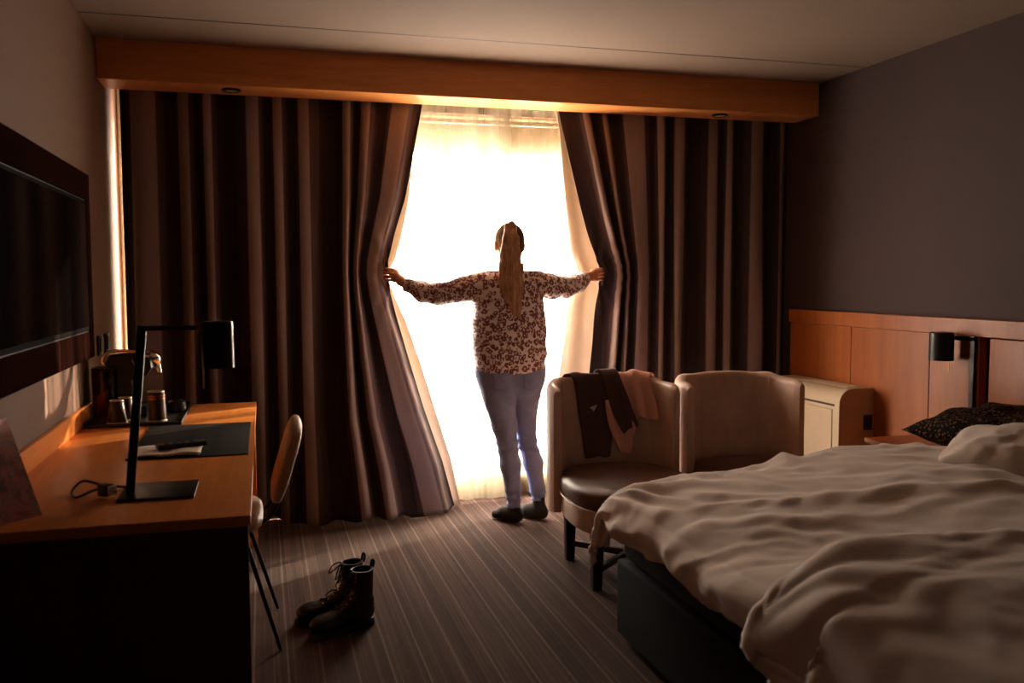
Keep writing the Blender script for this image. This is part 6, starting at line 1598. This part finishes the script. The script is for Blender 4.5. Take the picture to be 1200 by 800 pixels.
def build_boot(label):
    t = thing('lace_up_boot', label, 'boot', (0, 0, 0), 'pair of black lace-up boots')
    obj('upper', sdf_mesh(boot_mesh_fn, (-0.16, -0.07, 0.01), (0.18, 0.07, 0.27), 0.004), M['black_leather'], t, angle=0)
    bm = bmesh.new()
    out = []
    for k in range(40):
        a = 2 * PI * k / 40
        c, s = math.cos(a), math.sin(a)
        x = 0.015 + 0.155 * math.copysign(abs(c) ** 0.8, c)
        w = 0.050 if x > 0.02 else 0.041
        out.append((x, w * math.copysign(abs(s) ** 0.75, s)))
    lo = [bm.verts.new((x, y, 0.0)) for x, y in out]; mi = [bm.verts.new((x * 1.0, y, 0.018)) for x, y in out]
    hi = [bm.verts.new((0.015 + (x - .015) * 0.97, y * 0.95, 0.03)) for x, y in out]
    for A, B in ((lo, mi), (mi, hi)):
        for k in range(40):
            bm.faces.new((A[k], A[(k + 1) % 40], B[(k + 1) % 40], B[k]))
    bm.faces.new(lo[::-1]); bm.faces.new(hi)
    obj('sole', bm, M['rubber'], t, angle=50)
    # laces zig-zag over the instep with eyelets
    ctr = catmull([(0.052, 0.094), (0.015, 0.118), (-0.018, 0.145), (-0.032, 0.18), (-0.038, 0.215), (-0.040, 0.238)], 9)
    pts = []
    for k, (x, z) in enumerate(ctr):
        s = 0.022 if k % 2 else -0.022
        pts.append((x, s, z - 0.004)); pts.append((x + 0.003, 0, z + 0.006))
        for sg in (-1, 1):
            q = Vector((x - 0.004, sg * 0.024, z - 0.006))
            obj('eyelet', tb([q, q + Vector((0.004, sg * 0.004, 0.003))], 0.0036, 8), M['eyelet'], t)
    la = obj('laces', tb(pts, 0.0028, 6), M['black_fabric'], t)
    loop = catmull([(-0.04, 0.0, 0.245), (-0.02, 0.03, 0.235), (0.0, 0.045, 0.19), (-0.02, 0.03, 0.20), (-0.038, 0.0, 0.243), (-0.01, -0.03, 0.23), (0.005, -0.05, 0.19), (-0.02, -0.03, 0.21), (-0.04, 0.0, 0.244)], 40)
    obj('bow', tb(loop.tolist(), 0.0026, 6), M['black_fabric'], la)
    obj('pull_loop', tb(catmull([(-0.138, 0, 0.235), (-0.145, 0, 0.262), (-0.136, 0, 0.272), (-0.13, 0, 0.245)], 14).tolist(), 0.005, 6), M['black_fabric'], t)
    return t


b1_ = build_boot('black lace-up boot nearer the bed, its heel beside the carpet stripe')
b1_.scale = (0.93, 0.93, 0.95); b1_.location = (0.285, 3.50, 0); b1_.rotation_euler = (0, 0, math.radians(180 + 24))
copy_thing(b1_, (0.25, 3.625, 0), math.radians(180 + 10), 'black lace-up boot nearer the curtain, toe showing behind the other')

# ================================================================== WOMAN
wm = thing('person', 'woman seen from behind in leopard blouse and jeans holding the curtains open', 'person', (1.40, 4.86, 0))

# joints in world space (she faces the window, +y)
HIPL, HIPR = (1.247, 4.86, 0.87), (1.437, 4.86, 0.87)
LEGL = [(1.252, 4.865, 0.86, 0.104), (1.272, 4.862, 0.72, 0.090), (1.303, 4.862, 0.555, 0.068), (1.325, 4.868, 0.44, 0.057), (1.336, 4.850, 0.33, 0.058), (1.349, 4.842, 0.185, 0.043), (1.356, 4.842, 0.075, 0.038)]
LEGR = [(1.440, 4.865, 0.86, 0.100), (1.432, 4.872, 0.72, 0.082), (1.436, 4.886, 0.555, 0.061), (1.450, 4.893, 0.44, 0.053), (1.478, 4.873, 0.33, 0.055), (1.499, 4.865, 0.185, 0.041), (1.510, 4.863, 0.075, 0.037)]
ARML = [(1.185, 4.865, 1.355), (1.05, 4.872, 1.318), (0.945, 4.89, 1.297), (0.86, 4.94, 1.312), (0.778, 4.985, 1.352), (0.748, 5.01, 1.372)]
ARMR = [(1.490, 4.865, 1.362), (1.60, 4.875, 1.338), (1.695, 4.915, 1.334), (1.775, 4.96, 1.354), (1.838, 5.01, 1.384), (1.864, 5.025, 1.394)]
HEAD = np.array((1.346, 4.895, 1.573), np.float32)


def hand_parts(P, side, wrist, d):
    """fist closed round the gathered curtain edge; side -1 = her left"""
    s = side
    cx = 0.722 if s < 0 else 1.905
    y0 = 5.045
    f = cap_(P, wrist, (cx - s * 0.006, y0 - 0.005, 1.397), 0.025, 0.027)
    d = smin(d, f, 0.02)
    palm = ell_(P, (cx + s * 0.004, y0, 1.404), (0.026, 0.020, 0.040))
    d = smin(d, palm, 0.014)
    for k, (z, ln, r) in enumerate(((1.436, 0.90, 0.0088), (1.415, 1.0, 0.0092), (1.394, 0.95, 0.0088), (1.374, 0.80, 0.0078))):
        k0 = (cx + s * 0.012, y0 - 0.013, z)
        k1 = (cx + s * (0.012 + 0.033 * ln), y0 - 0.022, z + 0.003)
        k2 = (cx + s * (0.014 + 0.050 * ln), y0 - 0.004, z + 0.002)
        k3 = (cx + s * (0.006 + 0.048 * ln), y0 + 0.014, z)
        fg = np.minimum(np.minimum(cap_(P, k0, k1, r * 1.08, r), cap_(P, k1, k2, r, r * 0.94)), cap_(P, k2, k3, r * 0.94, r * 0.8))
        d = smin(d, fg, 0.005)
    t0 = (cx - s * 0.012, y0 + 0.012, 1.408); t1 = (cx + s * 0.010, y0 + 0.040, 1.428); t2 = (cx + s * 0.034, y0 + 0.046, 1.436)
    th = np.minimum(cap_(P, t0, t1, 0.0125, 0.0105), cap_(P, t1, t2, 0.0105, 0.0085))
    return smin(d, th, 0.006)


def body_fn(P):
    d = chain(P, [(1.34, 4.87, 0.92, 0.095), (1.34, 4.86, 1.08, 0.085), (1.338, 4.868, 1.24, 0.090), (1.338, 4.875, 1.33, 0.07)], 0.06)
    d = smin(d, cap_(P, (1.20, 4.87, 1.36), (1.475, 4.87, 1.365), 0.045), 0.05)
    d = smin(d, cap_(P, (1.25, 4.87, 0.88), (1.43, 4.87, 0.88), 0.075), 0.05)
    for L in (LEGL, LEGR):
        d = smin(d, chain(P, [(x, y, z, r * 0.82) for x, y, z, r in L], 0.02), 0.03)
    for A in (ARML, ARMR):
        rr = (0.046, 0.042, 0.036, 0.034, 0.026, 0.024)
        d = smin(d, chain(P, [(*p, r) for p, r in zip(A, rr)], 0.015), 0.03)
    # feet
    for ax_, ay_ in ((1.356, 4.842), (1.510, 4.863)):
        d = smin(d, cap_(P, (ax_ + 0.01, ay_ - 0.015, 0.045), (ax_ - 0.082, ay_ + 0.088, 0.026), 0.030, 0.022), 0.03)
    # neck and head
    d = smin(d, cap_(P, (1.338, 4.878, 1.37), (1.340, 4.888, 1.50), 0.050, 0.047), 0.04)
    skull = ell_(P, HEAD + (0, -0.006, 0.022), (0.071, 0.090, 0.090))
    jaw = ell_(P, HEAD + (0, 0.026, -0.045), (0.056, 0.066, 0.062))
    hd = smin(skull, jaw, 0.05)
    hd = smin(hd, cap_(P, HEAD + (0, 0.086, 0.006), HEAD + (0, 0.108, -0.026), 0.008, 0.013), 0.018)   # nose
    hd = smin(hd, ell_(P, HEAD + (0, 0.080, -0.083), (0.022, 0.016, 0.014)), 0.02)                      # chin
    hd = smin(hd, ell_(P, HEAD + (0, 0.088, -0.054), (0.024, 0.010, 0.008)), 0.008)                     # lips
    for s in (-1, 1):
        hd = np.maximum(hd, -ell_(P, HEAD + (s * 0.030, 0.098, 0.004), (0.016, 0.012, 0.009)))          # eye sockets
        hd = smin(hd, ell_(P, HEAD + (s * 0.030, 0.082, 0.004), (0.011, 0.010, 0.0085)), 0.004)
        hd = smin(hd, ell_(P, HEAD + (s * 0.080, -0.004, -0.006), (0.011, 0.020, 0.031)), 0.010)        # ears
    d = smin(d, hd, 0.02)
    d = hand_parts(P, -1, ARML[-1], d)
    d = hand_parts(P, 1, ARMR[-1], d)
    return d


body = obj('body', sdf_mesh(body_fn, (0.60, 4.68, -0.01), (2.02, 5.14, 1.72), 0.0045), M['skin'], wm, angle=0)
M['eye_white'] = mat_plain('eye_white', lin((232, 226, 220)), 0.2, var=0.02, bump=0.0)
M['iris'] = mat_plain('iris', lin((70, 88, 104)), 0.2, var=0.1, bump=0.0)
for s in (-1, 1):
    c0 = HEAD + np.array((s * 0.030, 0.084, 0.004), np.float32)
    e = obj('eye', lathe([(0.0001, -0.0105), (0.006, -0.008), (0.0095, -0.004), (0.0105, 0.0), (0.0095, 0.004), (0.006, 0.008), (0.0001, 0.0105)], 16, tuple(c0)), M['eye_white'], wm)
    obj('iris', lathe([(0.0001, 0.002), (0.004, 0.0015), (0.0048, 0.0)], 14, tuple(c0 + np.array((0, 0.0092, 0), np.float32)), Matrix.Rotation(-PI / 2, 4, 'X')), M['iris'], e)


def wrinkle(P, f, a):
    return a * (np.sin(P[:, 0] * f + 2.1 * np.sin(P[:, 2] * f * 0.6)) * np.sin(P[:, 2] * f * 0.8 + 1.7 * np.sin(P[:, 0] * f * 0.5 + P[:, 1] * f)))


def blouse_fn(P):
    d = ell_(P, (1.338, 4.862, 1.10), (0.192, 0.128, 0.42))
    d = smin(d, chain(P, [(1.285, 4.86, 0.80, 0.118), (1.27, 4.86, 0.95, 0.116), (1.262, 4.86, 1.10, 0.110), (1.25, 4.862, 1.27, 0.098)], 0.05), 0.08)
    d = smin(d, chain(P, [(1.405, 4.86, 0.80, 0.118), (1.412, 4.86, 0.95, 0.116), (1.412, 4.86, 1.10, 0.106), (1.408, 4.862, 1.27, 0.096)], 0.05), 0.08)
    d = smin(d, cap_(P, (1.21, 4.866, 1.345), (1.465, 4.866, 1.352), 0.062, 0.060), 0.05)
    d = smin(d, cap_(P, (1.338, 4.876, 1.36), (1.339, 4.882, 1.41), 0.066, 0.058), 0.04)      # collar
    for A, rr in ((ARML, (0.072, 0.066, 0.060, 0.055, 0.036, 0.026)), (ARMR, (0.072, 0.067, 0.060, 0.054, 0.036, 0.026))):
        d = smin(d, chain(P, [(*p, r) for p, r in zip(A, rr)], 0.02), 0.035)
    d = d + wrinkle(P, 34, 0.0045) + 0.003 * np.sin(P[:, 2] * 52 + 4 * np.sin(P[:, 0] * 12)) * np.clip((1.1 - P[:, 2]) * 4, 0, 1)
    d = np.maximum(d, 0.868 - 0.012 * np.sin((P[:, 0] - 1.15) * 9) - P[:, 2])                   # hem
    d = np.maximum(d, P[:, 2] - 1.428)                                                           # neckline
    # cuffs: flat ends at the wrists
    for A in (ARML, ARMR):
        a = np.array(A[-3], np.float32); b = np.array(A[-1], np.float32); n = (b - a) / np.linalg.norm(b - a)
        e = np.array(A[-2], np.float32) + n * 0.006
        near = np.linalg.norm(P - e, axis=-1) < 0.12
        d = np.where(near, np.maximum(d, (P - e) @ n), d)
    return d


blouse = obj('blouse', sdf_mesh(blouse_fn, (0.68, 4.69, 0.84), (1.92, 5.06, 1.45), 0.006), M['leopard'], wm, angle=0)
blouse['label'] = 'loose pink and brown leopard-print blouse'


def jeans_fn(P):
    d = chain(P, LEGL, 0.02)
    dr = chain(P, LEGR, 0.02)
    # keep the inner thighs apart, join at the seat
    d = smin(d, dr, 0.012)
    hips = ell_(P, (1.342, 4.866, 0.87), (0.190, 0.125, 0.16))
    d = smin(d, hips, 0.05)
    for gx in (1.262, 1.428):
        d = smin(d, ell_(P, (gx, 4.815, 0.815), (0.092, 0.085, 0.098)), 0.035)
    d = d + 0.004 * np.sin(P[:, 2] * 120 + 3 * np.sin(P[:, 0] * 25)) * np.exp(-((P[:, 2] - 0.43) / 0.045) ** 2)
    d = d + 0.004 * np.sin(P[:, 2] * 150 + 2 * np.sin(P[:, 0] * 30)) * np.exp(-((P[:, 2] - 0.13) / 0.05) ** 2)
    d = d + 0.003 * np.sin(P[:, 2] * 70 + (P[:, 0] - 1.34) * 60) * np.exp(-((P[:, 2] - 0.70) / 0.05) ** 2)
    d = np.maximum(d, 0.082 + 0.03 * (P[:, 0] > 1.43) - P[:, 2])
    d = np.maximum(d, P[:, 2] - 0.99)
    return d


jme = sdf_mesh(jeans_fn, (1.10, 4.68, 0.06), (1.60, 5.03, 1.0), 0.0055)
jco = np.empty(len(jme.vertices) * 3); jme.vertices.foreach_get('co', jco)
jbvh = BVHTree.FromPolygons([tuple(v) for v in jco.reshape(-1, 3)], [tuple(p.vertices) for p in jme.polygons])
jeans = obj('jeans', jme, M['denim'], wm, angle=0)
jeans['label'] = 'blue denim jeans'
for cx, nm in ((1.262, 0), (1.432, 1)):
    P = np.zeros((13, 13, 3))
    for i in range(13):
        for j in range(13):
            u, v_ = i / 12 - .5, j / 12 - .5
            x = cx + u * (0.115 - 0.02 * (0.5 - v_))
            z = 0.835 + v_ * 0.125 + (-0.012 * (1 - abs(u) * 2) if j == 0 else 0)
            hit = jbvh.ray_cast(Vector((x, 4.5, z)), Vector((0, 1, 0)))[0]
            P[i, j] = hit - Vector((0, 0.002, 0)) if hit else (x, 4.75, z)
    o = obj('back_pocket', grid_mesh(P), M['denim'], jeans, angle=0)
    solidify(o, 0.003)


for k, (ax_, ay_, zt) in enumerate(((1.356, 4.842, 0.115), (1.510, 4.863, 0.14))):
    def sock_fn(P, ax_=ax_, ay_=ay_, zt=zt):
        d = cap_(P, (ax_, ay_, 0.05), (ax_, ay_, 0.16), 0.036, 0.034)
        d = smin(d, cap_(P, (ax_ + 0.012, ay_ - 0.018, 0.040), (ax_ - 0.045, ay_ + 0.045, 0.046), 0.036, 0.036), 0.03)
        d = smin(d, cap_(P, (ax_ - 0.03, ay_ + 0.03, 0.042), (ax_ - 0.085, ay_ + 0.092, 0.028), 0.035, 0.025), 0.03)
        d = np.maximum(d, P[:, 2] - zt)
        return np.maximum(d, 0.003 - P[:, 2])
    obj('sock', sdf_mesh(sock_fn, (ax_ - 0.16, ay_ - 0.08, -0.01), (ax_ + 0.08, ay_ + 0.17, 0.18), 0.005), M['sock'], wm, angle=0)


def hair_fn(P):
    q = P - HEAD
    d = ell_(P, HEAD + (0, -0.010, 0.026), (0.082, 0.097, 0.097))
    d = smin(d, ell_(P, HEAD + (0, -0.050, -0.030), (0.060, 0.050, 0.070)), 0.03)
    d = np.maximum(d, (q[:, 1] - 0.045) * 0.85 - (q[:, 2] - 0.03) * 0.5)             # hairline over the brow and temples
    d = np.maximum(d, np.where(q[:, 2] < 0.0, np.maximum(q[:, 1] + 0.012 + 0.5 * q[:, 2], -0.10 - q[:, 2]), d))   # behind the ears, down to the nape
    d = d + 0.0014 * np.sin(np.arctan2(q[:, 0], q[:, 2] - 0.06) * 44)
    return d


def pony_fn(P):
    pts = [(1.340, 4.812, 1.660, 0.022), (1.326, 4.786, 1.662, 0.032), (1.318, 4.768, 1.60, 0.043), (1.315, 4.758, 1.52, 0.056), (1.313, 4.752, 1.43, 0.069), (1.316, 4.745, 1.36, 0.067), (1.324, 4.74, 1.29, 0.048), (1.334, 4.735, 1.21, 0.030), (1.342, 4.732, 1.13, 0.011)]
    Q = P.copy()
    Q[:, 1] = 4.76 + (P[:, 1] - 4.76) * 1.9                         # flatten front to back
    pts = [(x, 4.76 + (y - 4.76) * 1.9, z, r) for x, y, z, r in pts]
    d = chain(Q, pts, 0.02)
    th = P[:, 0] + 0.02 * np.sin(P[:, 2] * 14)
    d = d + 0.0030 * np.sin(th * 420) * np.clip((1.64 - P[:, 2]) * 8, 0, 1) + 0.004 * np.sin(th * 150 + P[:, 2] * 9)
    return d * 0.62


hair = obj('hair', sdf_mesh(hair_fn, (1.23, 4.76, 1.44), (1.46, 5.02, 1.72), 0.0045), M['hair_dark'], wm, angle=0)
hair['label'] = 'blond hair pulled back'
pony = obj('ponytail', sdf_mesh(pony_fn, (1.24, 4.66, 1.08), (1.44, 4.85, 1.72), 0.0045), M['hair'], hair, angle=0)
pony['label'] = 'long straight blond ponytail'
obj('hair_tie', tb([(1.338 + 0.024 * math.cos(a), 4.796 + 0.010 * math.sin(a), 1.655 + 0.022 * math.sin(a)) for a in np.linspace(0, 2 * PI, 20, endpoint=False)], 0.005, 8, True), M['black_fabric'], hair)
